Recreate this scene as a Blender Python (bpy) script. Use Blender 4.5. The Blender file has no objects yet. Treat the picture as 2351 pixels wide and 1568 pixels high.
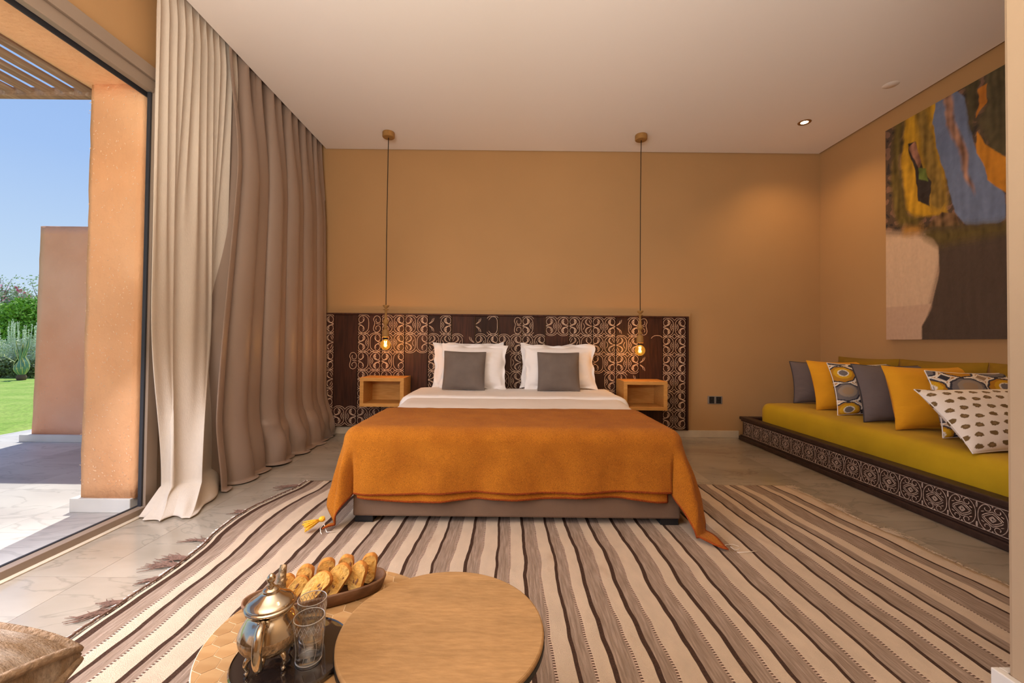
import bpy, bmesh, math, random
import numpy as np
from mathutils import Vector, Matrix, noise as mnoise
random.seed(7)
S = bpy.context.scene
C = S.collection
PI = math.pi

# ------------------------------------------------------------------ camera
cam_d = bpy.data.cameras.new('camera'); cam = bpy.data.objects.new('camera', cam_d); C.objects.link(cam)
S.camera = cam
cam_d.sensor_width = 36.0; cam_d.lens = 36.0 * 960 / 2351
cam_d.shift_x = (1175.5 - 1167) / 2351
cam_d.shift_y = (785.8 - 960 * math.tan(math.radians(0.9)) - 784) / 2351
cam_d.clip_start = 0.02; cam_d.clip_end = 200
_p, _t = math.radians(0.9), 0.0104
_F = Vector((0, math.cos(_p), math.sin(_p))); _u = Vector((0, -math.sin(_p), math.cos(_p))); _X = Vector((1, 0, 0))
_R = _X * math.cos(_t) + _u * math.sin(_t); _U = -_X * math.sin(_t) + _u * math.cos(_t)
M = Matrix((( _R.x, _U.x, -_F.x, 0), (_R.y, _U.y, -_F.y, 0), (_R.z, _U.z, -_F.z, 0.9745), (0, 0, 0, 1)))
cam.matrix_world = M

# ------------------------------------------------------------------ world, sun, area lights, exposure
W = bpy.data.worlds.new('sky'); S.world = W; W.use_nodes = True
nt = W.node_tree; nt.nodes.clear()
wo = nt.nodes.new('ShaderNodeOutputWorld'); bg = nt.nodes.new('ShaderNodeBackground')
tc = nt.nodes.new('ShaderNodeTexCoord'); sx = nt.nodes.new('ShaderNodeSeparateXYZ'); rp = nt.nodes.new('ShaderNodeValToRGB')
nt.links.new(tc.outputs['Generated'], sx.inputs[0]); nt.links.new(sx.outputs['Z'], rp.inputs[0])
cr = rp.color_ramp
cr.elements[0].position = 0.0; cr.elements[0].color = (0.66, 0.78, 0.90, 1)
cr.elements[1].position = 1.0; cr.elements[1].color = (0.16, 0.30, 0.70, 1)
for pos, col in ((0.12, (0.52, 0.67, 0.87, 1)), (0.30, (0.36, 0.53, 0.86, 1)), (0.5, (0.28, 0.45, 0.82, 1))):
    e = cr.elements.new(pos); e.color = col
nt.links.new(rp.outputs[0], bg.inputs[0]); bg.inputs[1].default_value = 1.1
nt.links.new(bg.outputs[0], wo.inputs[0])

def lamp(name, kind, loc, energy, color, rot=None, **kw):
    d = bpy.data.lights.new(name, kind); d.energy = energy; d.color = color
    for k, v in kw.items(): setattr(d, k, v)
    o = bpy.data.objects.new(name, d); C.objects.link(o); o.location = loc
    if rot is not None: o.rotation_euler = rot
    return o
sun = lamp('sun', 'SUN', (-6, 12, 12), 4.8, (1.0, 0.95, 0.86), angle=0.009)
sun.rotation_euler = Vector((0.20, -1.15, -2.03)).to_track_quat('-Z', 'Y').to_euler()
# added area lamps, unseen, standing in for daylight and warm room light
rear_fill = lamp('fill_behind_camera', 'AREA', (-0.6, -2.3, 1.5), 5, (1.0, 0.88, 0.78), shape='RECTANGLE', size=2.6, size_y=2.4)  # fill from behind the camera; no window is built there
rear_fill.rotation_euler = Vector((0.05, 1, 0.25)).to_track_quat('-Z', 'Y').to_euler()
up = lamp('ceiling_fill', 'AREA', (-0.45, -0.45, 1.55), 142, (1.0, 0.91, 0.82), shape='RECTANGLE', size=1.8, size_y=1.0)  # added lamp floating in the room to brighten the ceiling
up.rotation_euler = Vector((-0.02, 0.45, 1)).to_track_quat('-Z', 'Y').to_euler()
warm = lamp('warm_fill', 'AREA', (0.9, 0.6, 2.92), 5, (1.0, 0.62, 0.30), shape='DISK', size=1.6)  # added warm fill under the ceiling, without a fitting
warm.rotation_euler = (0.35, 0, 0)
door_fill = lamp('door_daylight_fill', 'AREA', (-1.86, 0.75, 1.0), 72, (0.90, 0.89, 1.0), shape='RECTANGLE', size=2.3, size_y=0.8)  # added inside the door to boost its daylight on the floor
door_fill.rotation_euler = Vector((1, 0.05, -0.95)).to_track_quat('-Z', 'Y').to_euler()
for L in (rear_fill, up, warm, door_fill):
    L.visible_camera = False
    L.visible_glossy = False
S.view_settings.view_transform = 'Standard'; S.view_settings.look = 'None'
S.view_settings.exposure = 0.0; S.view_settings.gamma = 1.0; S.view_settings.use_curve_mapping = False
S.cycles.use_denoising = True; S.cycles.transparent_max_bounces = 40; S.cycles.max_bounces = 8; S.cycles.diffuse_bounces = 5
S.cycles.sample_clamp_indirect = 4; S.cycles.caustics_reflective = False; S.cycles.caustics_refractive = False

# ------------------------------------------------------------------ materials
def mat(name, base, rough=0.6, metal=0.0, noise=None, bump=0.0, bscale=60, spec=0.5, trans=0.0, sheen=0.0,
        col2=None, nscale=5.0, stretch=(1, 1, 1), attr=None, ior=1.45, emit=None, wave=None, coat=0.0, detail=5, ramp=(0.35, 0.65)):
    """procedural principled material; col2 mixes in by stretched noise, bump from a finer noise"""
    m = bpy.data.materials.new(name); m.use_nodes = True
    t = m.node_tree; b = t.nodes['Principled BSDF']; L = t.links.new
    b.inputs['Base Color'].default_value = (*base, 1); b.inputs['Roughness'].default_value = rough
    b.inputs['Metallic'].default_value = metal; b.inputs['Specular IOR Level'].default_value = spec
    b.inputs['Transmission Weight'].default_value = trans; b.inputs['IOR'].default_value = ior
    b.inputs['Sheen Weight'].default_value = sheen; b.inputs['Coat Weight'].default_value = coat
    if emit: b.inputs['Emission Color'].default_value = (*emit[0], 1); b.inputs['Emission Strength'].default_value = emit[1]
    tcn = t.nodes.new('ShaderNodeTexCoord'); mp = t.nodes.new('ShaderNodeMapping'); mp.inputs['Scale'].default_value = stretch
    L(tcn.outputs['Object'], mp.inputs[0])
    src = None
    if attr:
        a = t.nodes.new('ShaderNodeAttribute'); a.attribute_name = attr; src = a.outputs['Color']
    if col2 is not None:
        n = t.nodes.new('ShaderNodeTexNoise'); n.inputs['Scale'].default_value = nscale; n.inputs['Detail'].default_value = detail
        L(mp.outputs[0], n.inputs['Vector'])
        r = t.nodes.new('ShaderNodeMapRange'); r.inputs[1].default_value = ramp[0]; r.inputs[2].default_value = ramp[1]
        L(n.outputs['Fac'], r.inputs[0])
        mx = t.nodes.new('ShaderNodeMix'); mx.data_type = 'RGBA'
        L(r.outputs[0], mx.inputs[0])
        if src is not None: L(src, mx.inputs[6])
        else: mx.inputs[6].default_value = (*base, 1)
        mx.inputs[7].default_value = (*col2, 1)
        src = mx.outputs[2]
    if noise:       # subtle value variation
        n2 = t.nodes.new('ShaderNodeTexNoise'); n2.inputs['Scale'].default_value = noise[0]; n2.inputs['Detail'].default_value = 6
        L(mp.outputs[0], n2.inputs['Vector'])
        r2 = t.nodes.new('ShaderNodeMapRange'); r2.inputs[1].default_value = 0.3; r2.inputs[2].default_value = 0.7
        r2.inputs[3].default_value = 1 - noise[1]; r2.inputs[4].default_value = 1 + noise[1]; L(n2.outputs['Fac'], r2.inputs[0])
        vm = t.nodes.new('ShaderNodeVectorMath'); vm.operation = 'SCALE'
        if src is not None: L(src, vm.inputs[0])
        else: vm.inputs[0].default_value = base
        L(r2.outputs[0], vm.inputs['Scale']); src = vm.outputs[0]
    if src is not None: L(src, b.inputs['Base Color'])
    if bump:
        n3 = t.nodes.new('ShaderNodeTexNoise'); n3.inputs['Scale'].default_value = bscale; n3.inputs['Detail'].default_value = 6
        L(mp.outputs[0], n3.inputs['Vector'])
        bp = t.nodes.new('ShaderNodeBump'); bp.inputs['Strength'].default_value = bump; bp.inputs['Distance'].default_value = 0.01
        L(n3.outputs['Fac'], bp.inputs['Height']); L(bp.outputs[0], b.inputs['Normal'])
    return m

def rnd_tint(m, lo, hi):
    """vary a material's value per object"""
    t = m.node_tree; b = t.nodes['Principled BSDF']; L = t.links.new
    oi = t.nodes.new('ShaderNodeObjectInfo'); r = t.nodes.new('ShaderNodeMapRange'); r.inputs[3].default_value = lo; r.inputs[4].default_value = hi
    L(oi.outputs['Random'], r.inputs[0]); vm = t.nodes.new('ShaderNodeVectorMath'); vm.operation = 'SCALE'
    link = b.inputs['Base Color'].links
    if link: L(link[0].from_socket, vm.inputs[0])
    else: vm.inputs[0].default_value = b.inputs['Base Color'].default_value[:3]
    L(r.outputs[0], vm.inputs['Scale']); L(vm.outputs[0], b.inputs['Base Color'])
    return m

MT = {}
MT['wall'] = mat('ochre_plaster', (0.44, 0.255, 0.11), 0.85, noise=(1.2, 0.04), bump=0.05, bscale=40)
MT['wall_near'] = mat('pale_plaster', (0.40, 0.285, 0.18), 0.85, noise=(2, 0.03), bump=0.05, bscale=30)
MT['ceiling'] = mat('ceiling_paint', (0.88, 0.825, 0.765), 0.9)
MT['base'] = mat('skirting_stone', (0.55, 0.46, 0.34), 0.4, noise=(6, 0.12))
MT['dark'] = mat('gap_shade', (0.02, 0.015, 0.01), 0.8)  # near-black colour makes the gap round the ceiling read as shade
MT['black'] = mat('black_plastic', (0.012, 0.012, 0.013), 0.45)
MT['alu'] = mat('taupe_aluminium', (0.27, 0.20, 0.145), 0.42, metal=0.0)
MT['gasket'] = mat('rubber_gasket', (0.03, 0.03, 0.035), 0.6)
MT['earth'] = mat('rammed_earth', (0.84, 0.47, 0.25), 0.95, noise=(2.2, 0.10), col2=(0.76, 0.37, 0.17), nscale=1.3, bump=0.6, bscale=35)
MT['earth2'] = mat('rammed_earth_rose', (0.92, 0.53, 0.36), 0.95, noise=(1.7, 0.08), col2=(0.84, 0.38, 0.21), nscale=0.9, bump=0.5, bscale=25)
MT['straw'] = mat('straw', (0.86, 0.62, 0.42), 0.9)
MT['slat'] = mat('weathered_slat', (0.34, 0.20, 0.12), 0.9, noise=(8, 0.25), stretch=(6, 0.6, 6), bump=0.4, bscale=30, col2=(0.55, 0.42, 0.32), nscale=6, ramp=(0.55, 0.8))
def marble(name, c1, c2, rough):
    m = mat(name, c1, rough, spec=0.9 if rough < .4 else 0.3, col2=c2, nscale=1.6, stretch=(0.9, 2.4, 1), detail=9, ramp=(0.40, 0.72))
    t = m.node_tree; b = t.nodes['Principled BSDF']; L = t.links.new
    tcn = t.nodes.new('ShaderNodeTexCoord'); mp = t.nodes.new('ShaderNodeMapping'); mp.inputs['Rotation'].default_value = (0, 0, 0.6)
    mp.inputs['Scale'].default_value = (1.0, 2.2, 1)
    L(tcn.outputs['Object'], mp.inputs[0])
    oi = t.nodes.new('ShaderNodeObjectInfo'); ad = t.nodes.new('ShaderNodeVectorMath'); ad.operation = 'ADD'
    L(mp.outputs[0], ad.inputs[0]); L(oi.outputs['Location'], ad.inputs[1])
    n = t.nodes.new('ShaderNodeTexNoise'); n.inputs['Scale'].default_value = 2.1; n.inputs['Detail'].default_value = 8; n.inputs['Distortion'].default_value = 0.8
    L(ad.outputs[0], n.inputs['Vector'])
    a = t.nodes.new('ShaderNodeMath'); a.operation = 'SUBTRACT'; a.inputs[1].default_value = 0.5; L(n.outputs['Fac'], a.inputs[0])
    a2 = t.nodes.new('ShaderNodeMath'); a2.operation = 'ABSOLUTE'; L(a.outputs[0], a2.inputs[0])
    r = t.nodes.new('ShaderNodeMapRange'); r.inputs[1].default_value = 0.0; r.inputs[2].default_value = 0.018; r.inputs[3].default_value = 0.80; r.inputs[4].default_value = 1.0
    L(a2.outputs[0], r.inputs[0]); vm = t.nodes.new('ShaderNodeVectorMath'); vm.operation = 'SCALE'
    L(b.inputs['Base Color'].links[0].from_socket, vm.inputs[0]); L(r.outputs[0], vm.inputs['Scale']); L(vm.outputs[0], b.inputs['Base Color'])
    return rnd_tint(m, 0.88, 1.10)
MT['floor'] = marble('veined_marble', (0.355, 0.305, 0.235), (0.27, 0.22, 0.16), 0.17)
MT['patio'] = marble('patio_marble', (0.60, 0.57, 0.53), (0.50, 0.46, 0.43), 0.5)
MT['plinth'] = mat('white_marble_plinth', (0.72, 0.68, 0.62), 0.5, noise=(5, 0.08))
MT['grout'] = mat('grout', (0.38, 0.34, 0.29), 0.9)
MT['oak'] = mat('golden_oak', (0.62, 0.31, 0.085), 0.5, col2=(0.52, 0.24, 0.055), nscale=7, stretch=(1.5, 6, 14), bump=0.1, bscale=30)
MT['board'] = rnd_tint(mat('dark_stained_board', (0.050, 0.017, 0.010), 0.5, col2=(0.024, 0.009, 0.006), nscale=6, stretch=(9, 9, 0.8), bump=0.15, bscale=25), 0.6, 1.5)
MT['carve'] = mat('carved_groove', (0.62, 0.45, 0.32), 0.8, noise=(60, 0.22))
MT['dkwood'] = mat('dark_carved_frame', (0.035, 0.018, 0.014), 0.45, noise=(20, 0.3), bump=0.15, bscale=50)
MT['carve2'] = mat('chalked_carving', (0.45, 0.34, 0.27), 0.85, noise=(70, 0.45))
MT['turned'] = mat('turned_wood', (0.33, 0.17, 0.05), 0.55, noise=(30, 0.15), stretch=(1, 1, 0.3))
MT['sheet'] = mat('white_cotton', (0.83, 0.76, 0.70), 0.85, sheen=0.03, noise=(4, 0.02), bump=0.12, bscale=14)
MT['pillow'] = mat('white_pillow_cotton', (0.86, 0.81, 0.77), 0.85, sheen=0.03, bump=0.25, bscale=9)
MT['greyv'] = mat('grey_velvet', (0.150, 0.118, 0.098), 0.8, sheen=0.03, noise=(9, 0.12), bump=0.2, bscale=20)
MT['bedbase'] = mat('taupe_upholstery', (0.165, 0.100, 0.062), 0.9, sheen=0.03, noise=(5, 0.12), bump=0.2, bscale=120)
def throw_mat():
    m = mat('orange_wool', (0.44, 0.143, 0.009), 0.95, sheen=0.03, noise=(330, 0.40), col2=(0.36, 0.108, 0.006), nscale=7, bump=0.6, bscale=420, ramp=(0.35, 0.7))
    return m
MT['throw'] = throw_mat()
MT['hem'] = mat('rust_hem', (0.30, 0.055, 0.008), 0.95, noise=(200, 0.35), bump=0.5, bscale=200)
MT['tassel'] = mat('yellow_tassel', (0.85, 0.45, 0.04), 0.95, noise=(120, 0.25), bump=0.5, bscale=150)
MT['thread'] = mat('white_thread', (0.8, 0.7, 0.6), 0.9)
MT['velvet'] = mat('olive_mustard_velvet', (0.47, 0.295, 0.008), 0.8, sheen=0.03, noise=(2.2, 0.16), bump=0.15, bscale=14)
MT['mustard'] = mat('mustard_cotton', (0.70, 0.32, 0.015), 0.9, sheen=0.03, noise=(5, 0.05), bump=0.35, bscale=16, stretch=(1, 1, 2.2))
MT['olive'] = mat('dark_mustard_velvet', (0.22, 0.12, 0.004), 0.85, sheen=0.03, noise=(6, 0.15), bump=0.2, bscale=14)
MT['greyc'] = mat('slate_cotton', (0.135, 0.108, 0.105), 0.9, sheen=0.03, bump=0.35, bscale=16, stretch=(1, 1, 2.2))
MT['greyp'] = mat('slate_piping', (0.05, 0.045, 0.05), 0.9)
MT['print'] = mat('printed_cotton', (1, 1, 1), 0.9, attr='Col', bump=0.2, bscale=20)
MT['canvas'] = mat('painted_canvas', (1, 1, 1), 0.55, attr='Col', bump=0.5, bscale=30, spec=0.3)
MT['canvas_edge'] = mat('canvas_edge', (0.55, 0.45, 0.36), 0.8)
MT['sheer'] = mat('cream_linen', (0.76, 0.67, 0.56), 0.9, sheen=0.03, bump=0.25, bscale=180, noise=(90, 0.03), stretch=(1, 1, 0.4))
# light passes through the thin linen
_t = MT['sheer'].node_tree; _b = _t.nodes['Principled BSDF']; _tr = _t.nodes.new('ShaderNodeBsdfTranslucent'); _tr.inputs[0].default_value = (0.85, 0.75, 0.6, 1)
_m = _t.nodes.new('ShaderNodeMixShader'); _m.inputs[0].default_value = 0.35
_t.links.new(_b.outputs[0], _m.inputs[1]); _t.links.new(_tr.outputs[0], _m.inputs[2]); _t.links.new(_m.outputs[0], _t.nodes['Material Output'].inputs[0])
MT['drape'] = mat('taupe_satin_drape', (0.285, 0.205, 0.155), 0.42, sheen=0.03, noise=(3, 0.04), bump=0.1, bscale=10)
MT['silver'] = mat('worn_silver', (0.60, 0.51, 0.39), 0.14, metal=1.0, noise=(12, 0.12), bump=0.04, bscale=40)
MT['engraved'] = mat('engraved_silver', (0.50, 0.38, 0.25), 0.30, metal=1.0, noise=(90, 0.45), bump=0.6, bscale=110)
MT['tray'] = mat('dark_mirror_tray', (0.018, 0.012, 0.010), 0.04, spec=0.9, coat=1.0)
MT['walnut'] = mat('walnut_dish', (0.24, 0.125, 0.065), 0.55, col2=(0.15, 0.07, 0.035), nscale=8, stretch=(2, 10, 6), bump=0.1, bscale=30)
MT['rusk'] = mat('rusk_crumb', (0.90, 0.60, 0.20), 0.9, noise=(60, 0.2), col2=(0.66, 0.33, 0.06), nscale=28, bump=0.6, bscale=120)
MT['crust'] = mat('rusk_crust', (0.50, 0.20, 0.04), 0.85, noise=(40, 0.3), bump=0.4, bscale=90)
MT['nut'] = mat('almond_bits', (0.28, 0.13, 0.06), 0.7)
MT['tabletop'] = mat('worn_wooden_top', (0.40, 0.225, 0.090), 0.6, col2=(0.32, 0.175, 0.066), nscale=12, stretch=(2.2, 11, 1), noise=(2.2, 0.12), bump=0.12, bscale=40, detail=9)
MT['hextile'] = rnd_tint(mat('wood_look_tile', (0.50, 0.30, 0.13), 0.45, col2=(0.42, 0.23, 0.09), nscale=6, stretch=(1, 6, 1), detail=7), 0.85, 1.12)
MT['hexgrout'] = mat('pale_grout', (0.80, 0.66, 0.46), 0.8)
MT['iron'] = mat('blackened_iron', (0.03, 0.027, 0.025), 0.5, metal=0.6)
MT['cordm'] = mat('black_cord', (0.02, 0.015, 0.012), 0.8)
MT['socket'] = mat('grey_socket_plate', (0.22, 0.19, 0.16), 0.35)
MT['rugcream'] = mat('rug_cream_wool', (0.76, 0.58, 0.405), 0.98, noise=(9, 0.06), bump=0.9, bscale=260, stretch=(2.2, 1, 1), col2=(0.60, 0.40, 0.25), nscale=3, ramp=(0.62, 0.8))
MT['rugdark'] = mat('rug_brown_wool', (0.055, 0.026, 0.015), 0.98, noise=(150, 0.35), bump=0.6, bscale=260)
MT['rugtaupe'] = mat('rug_taupe_wool', (0.32, 0.22, 0.15), 0.98, noise=(12, 0.16), stretch=(14, 1, 1), bump=0.8, bscale=60, col2=(0.47, 0.34, 0.25), nscale=9, ramp=(0.4, 0.7))
def dash_mat():
    m = mat('rug_dashed_pick', (0.085, 0.045, 0.028), 0.98)
    t = m.node_tree; b = t.nodes['Principled BSDF']; L = t.links.new
    tcn = t.nodes.new('ShaderNodeTexCoord'); s = t.nodes.new('ShaderNodeSeparateXYZ'); L(tcn.outputs['Object'], s.inputs[0])
    a = t.nodes.new('ShaderNodeMath'); a.operation = 'MULTIPLY'; a.inputs[1].default_value = 95.0; L(s.outputs['Y'], a.inputs[0])
    f = t.nodes.new('ShaderNodeMath'); f.operation = 'FRACT'; L(a.outputs[0], f.inputs[0])
    g = t.nodes.new('ShaderNodeMath'); g.operation = 'GREATER_THAN'; g.inputs[1].default_value = 0.58; L(f.outputs[0], g.inputs[0])
    mx = t.nodes.new('ShaderNodeMix'); mx.data_type = 'RGBA'; mx.inputs[6].default_value = (0.10, 0.055, 0.035, 1); mx.inputs[7].default_value = (0.62, 0.46, 0.35, 1)
    L(g.outputs[0], mx.inputs[0]); L(mx.outputs[2], b.inputs['Base Color'])
    return m
MT['rugdash'] = dash_mat()
MT['tasselb'] = mat('brown_wool_tassel', (0.15, 0.085, 0.06), 0.98, noise=(120, 0.4))
MT['chair'] = mat('mottled_woven_fabric', (0.60, 0.50, 0.40), 0.95, noise=(90, 0.18), col2=(0.30, 0.19, 0.10), nscale=9, stretch=(1, 2.6, 1), bump=0.8, bscale=160)
MT['chairpipe'] = mat('woven_piping', (0.36, 0.25, 0.16), 0.95, noise=(90, 0.3), bump=0.7, bscale=160)
MT['chairwood'] = mat('chair_frame_wood', (0.12, 0.06, 0.03), 0.5)
MT['lawn'] = mat('lawn', (0.22, 0.36, 0.045), 0.95, noise=(30, 0.30), col2=(0.34, 0.44, 0.09), nscale=2.5, bump=1.0, bscale=60)
MT['soil'] = mat('garden_soil', (0.12, 0.09, 0.05), 0.95)
def leaf(name, c1, c2): return rnd_tint(mat(name, c1, 0.6, col2=c2, nscale=5.0), 0.85, 1.1)
MT['leafg'] = leaf('glossy_green_leaf', (0.16, 0.38, 0.03), (0.36, 0.62, 0.08))
MT['leafs'] = leaf('sage_leaf', (0.60, 0.70, 0.50), (0.75, 0.82, 0.64))
MT['leafd'] = leaf('dark_leaf', (0.16, 0.20, 0.08), (0.28, 0.34, 0.15))
MT['leafb'] = leaf('bougainvillea_leaf', (0.32, 0.44, 0.24), (0.55, 0.64, 0.45))
MT['flower'] = leaf('pink_bract', (0.75, 0.12, 0.25), (0.85, 0.3, 0.35))
MT['agave'] = mat('agave_leaf', (0.16, 0.30, 0.18), 0.5, noise=(8, 0.1))
MT['agavey'] = mat('agave_yellow_margin', (0.70, 0.62, 0.22), 0.5)
MT['trunk'] = mat('brown_stem', (0.16, 0.10, 0.06), 0.9)

def glass_mat(name, tint, thin):
    m = bpy.data.materials.new(name); m.use_nodes = True; t = m.node_tree; t.nodes.clear(); L = t.links.new
    o = t.nodes.new('ShaderNodeOutputMaterial'); mx = t.nodes.new('ShaderNodeMixShader'); tr = t.nodes.new('ShaderNodeBsdfTransparent')
    g = t.nodes.new('ShaderNodeBsdfGlossy'); g.inputs['Roughness'].default_value = 0.01; lw = t.nodes.new('ShaderNodeLayerWeight'); lw.inputs[0].default_value = 0.5
    fr = t.nodes.new('ShaderNodeMath'); fr.operation = 'POWER'; fr.inputs[1].default_value = 3.0; L(lw.outputs['Facing'], fr.inputs[0])
    tr.inputs[0].default_value = (*tint, 1)
    md = t.nodes.new('ShaderNodeMath'); md.operation = 'MULTIPLY_ADD'; md.inputs[1].default_value = thin * 0.6; md.inputs[2].default_value = 0.04 * thin
    L(fr.outputs[0], md.inputs[0]); L(md.outputs[0], mx.inputs[0]); L(tr.outputs[0], mx.inputs[1]); L(g.outputs[0], mx.inputs[2]); L(mx.outputs[0], o.inputs[0])
    return m
MT['pane'] = glass_mat('window_glass', (0.97, 0.98, 0.98), 0.10)
MT['bulb'] = glass_mat('amber_bulb_glass', (1.0, 0.80, 0.42), 0.8)
_t = MT['bulb'].node_tree; _e = _t.nodes.new('ShaderNodeEmission'); _e.inputs[0].default_value = (1.0, 0.42, 0.05, 1); _e.inputs[1].default_value = 1.1
_m = _t.nodes.new('ShaderNodeMixShader'); _m.inputs[0].default_value = 0.30; _o = _t.nodes['Material Output']
_s = _o.inputs[0].links[0].from_socket; _t.links.new(_s, _m.inputs[1]); _t.links.new(_e.outputs[0], _m.inputs[2]); _t.links.new(_m.outputs[0], _o.inputs[0])
MT['tumbler'] = glass_mat('cut_glass', (0.97, 0.97, 0.965), 2.4)
MT['cut'] = mat('cut_facets', (0.80, 0.78, 0.76), 0.15, spec=1.0, trans=0.6)
MT['filament'] = mat('glowing_filament', (1, 0.6, 0.2), 0.5, emit=((1.0, 0.50, 0.12), 60))
MT['spotlens'] = mat('downlight_lens', (1, 0.9, 0.7), 0.5, emit=((1.0, 0.72, 0.38), 14))
MT['brassring'] = mat('aged_ring', (0.35, 0.2, 0.08), 0.4, metal=0.8)

# ------------------------------------------------------------------ builders
def tag(o, label=None, cat=None, group=None, kind=None):
    if label: o['label'] = label
    if cat: o['category'] = cat
    if group: o['group'] = group
    if kind: o['kind'] = kind
    return o
def empty(name, loc=(0, 0, 0), rz=0.0, label=None, cat=None, group=None):
    o = bpy.data.objects.new(name, None); C.objects.link(o); o.location = loc; o.rotation_euler = (0, 0, rz); o.empty_display_size = 0.1
    return tag(o, label, cat, group)
class MB:
    def __init__(s): s.v = []; s.f = []; s.m = []
    def add(s, vs, fs, mi=0):
        k = len(s.v); s.v += [tuple(p) for p in vs]; s.f += [tuple(i + k for i in f) for f in fs]; s.m += [mi] * len(fs); return s
    def box(s, x0, x1, y0, y1, z0, z1, mi=0):
        return s.add([(x, y, z) for z in (z0, z1) for y in (y0, y1) for x in (x0, x1)],
                     [(0, 2, 3, 1), (4, 5, 7, 6), (0, 1, 5, 4), (2, 6, 7, 3), (0, 4, 6, 2), (1, 3, 7, 5)], mi)
    def grid(s, P, mi=0, cu=False, cv=False, flip=False):
        n, m = len(P), len(P[0]); vs = [p for r in P for p in r]; fs = []
        for i in range(n - (0 if cu else 1)):
            for j in range(m - (0 if cv else 1)):
                a, b, c, d = i * m + j, ((i + 1) % n) * m + j, ((i + 1) % n) * m + (j + 1) % m, i * m + (j + 1) % m
                fs.append((a, d, c, b) if flip else (a, b, c, d))
        return s.add(vs, fs, mi)
    def lathe(s, prof, c=(0, 0, 0), n=32, mi=0, facet=None):
        P = []
        for k in range(n):
            a = 2 * PI * k / n; P.append([(c[0] + r * math.cos(a), c[1] + r * math.sin(a), c[2] + z) for r, z in prof])
        return s.grid(P, mi, cu=True)
    def tube(s, pts, r, n=8, mi=0, closed=False, cap=True):
        pts = [Vector(p) for p in pts]; N = len(pts); rr = r if hasattr(r, '__len__') else [r] * N; P = []; prev = None
        for i, p in enumerate(pts):
            if closed: t = pts[(i + 1) % N] - pts[i - 1]
            else: t = pts[min(i + 1, N - 1)] - pts[max(i - 1, 0)]
            if t.length < 1e-9: t = Vector((0, 0, 1))
            t.normalize()
            if prev is None:
                a = Vector((0, 0, 1)) if abs(t.z) < 0.9 else Vector((1, 0, 0)); u = t.cross(a).normalized()
            else: u = (prev - t * prev.dot(t)).normalized()
            prev = u; w = t.cross(u)
            P.append([p + (u * math.cos(2 * PI * k / n) + w * math.sin(2 * PI * k / n)) * rr[i] for k in range(n)])
        k0 = len(s.v); s.grid(P, mi, cu=closed, cv=True)
        if cap and not closed:
            s.f.append(tuple(k0 + k for k in range(n))); s.f.append(tuple(k0 + (N - 1) * n + k for k in reversed(range(n)))); s.m += [mi, mi]
        return s
    def build(s, name, mats, parent=None, smooth=False, bevel=0, loc=None, sub=0, solid=0):
        me = bpy.data.meshes.new(name); me.from_pydata(s.v, [], s.f)
        for m in (mats if isinstance(mats, (list, tuple)) else [mats]): me.materials.append(m)
        if any(s.m): me.polygons.foreach_set('material_index', s.m)
        if smooth: me.polygons.foreach_set('use_smooth', [True] * len(me.polygons))
        me.update(); o = bpy.data.objects.new(name, me); C.objects.link(o)
        if parent: o.parent = parent
        if loc: o.location = loc
        if solid: q = o.modifiers.new('s', 'SOLIDIFY'); q.thickness = solid; q.offset = 0
        if bevel: q = o.modifiers.new('b', 'BEVEL'); q.width = bevel; q.segments = 2; q.limit_method = 'ANGLE'
        if sub: q = o.modifiers.new('u', 'SUBSURF'); q.levels = sub; q.render_levels = sub
        return o
def box(name, d, m, parent=None, bevel=0, **kw): return MB().box(*d).build(name, m, parent, bevel=bevel, **kw)
def nz(x, y=0, z=0): return mnoise.noise(Vector((x, y, z)))
def lerp(a, b, t): return a + (b - a) * t
def sm(a, b, x): t = min(1, max(0, (x - a) / (b - a))); return t * t * (3 - 2 * t)
def interp(x, xs, ys): return float(np.interp(x, xs, ys))

# ------------------------------------------------------------------ the setting
XL, XR, YB, ZC = -2.07, 3.285, 4.40, 3.0
def struct(o): o['kind'] = 'structure'; return o
fl = struct(empty('floor'))
box('floor_slab', (XL - 0.0, XR + 0.1, -2.6, YB + 0.1, -0.12, -0.008), MT['grout'], fl)
def tiles(parent, x0, x1, y0, y1, ox, oy, p, m, zt, gap=0.0012):
    cache = {}
    i0 = math.floor((x0 - ox) / p); i1 = math.ceil((x1 - ox) / p); j0 = math.floor((y0 - oy) / p); j1 = math.ceil((y1 - oy) / p)
    for i in range(i0, i1):
        for j in range(j0, j1):
            a, b = max(x0, ox + i * p) , min(x1, ox + (i + 1) * p); c, d = max(y0, oy + j * p), min(y1, oy + (j + 1) * p)
            if b - a < 0.02 or d - c < 0.02: continue
            w, h = round(b - a - gap, 4), round(d - c - gap, 4)
            if (w, h) not in cache:
                o = MB().box(-w / 2, w / 2, -h / 2, h / 2, -0.012, 0.0).build('tile', m, parent); cache[(w, h)] = o.data
            else:
                o = bpy.data.objects.new('tile', cache[(w, h)]); C.objects.link(o); o.parent = parent
            o.location = ((a + b) / 2, (c + d) / 2, zt)
tiles(fl, XL, XR, -2.6, YB, 2.08, 2.98, 0.63, MT['floor'], 0.0)
ter = struct(empty('floor_terrace'))
box('terrace_slab', (-5.0, XL - 0.03, -1.2, 9.0, -0.14, -0.008), MT['grout'], ter)
tiles(ter, -5.0, XL - 0.03, -1.2, 9.0, -4.97, 0.3, 0.60, MT['patio'], 0.0)
struct(box('wall_back', (XL - 0.1, XR + 0.1, YB, YB + 0.15, 0, 3.25), MT['wall']))
struct(box('wall_right', (XR, XR + 0.15, 1.0, YB, 0, 3.25), MT['wall']))
struct(MB().box(1.395, XR + 0.15, -2.6, 1.175, 0, 3.25).build('wall_entrance', MT['wall_near'], bevel=0.012))
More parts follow.
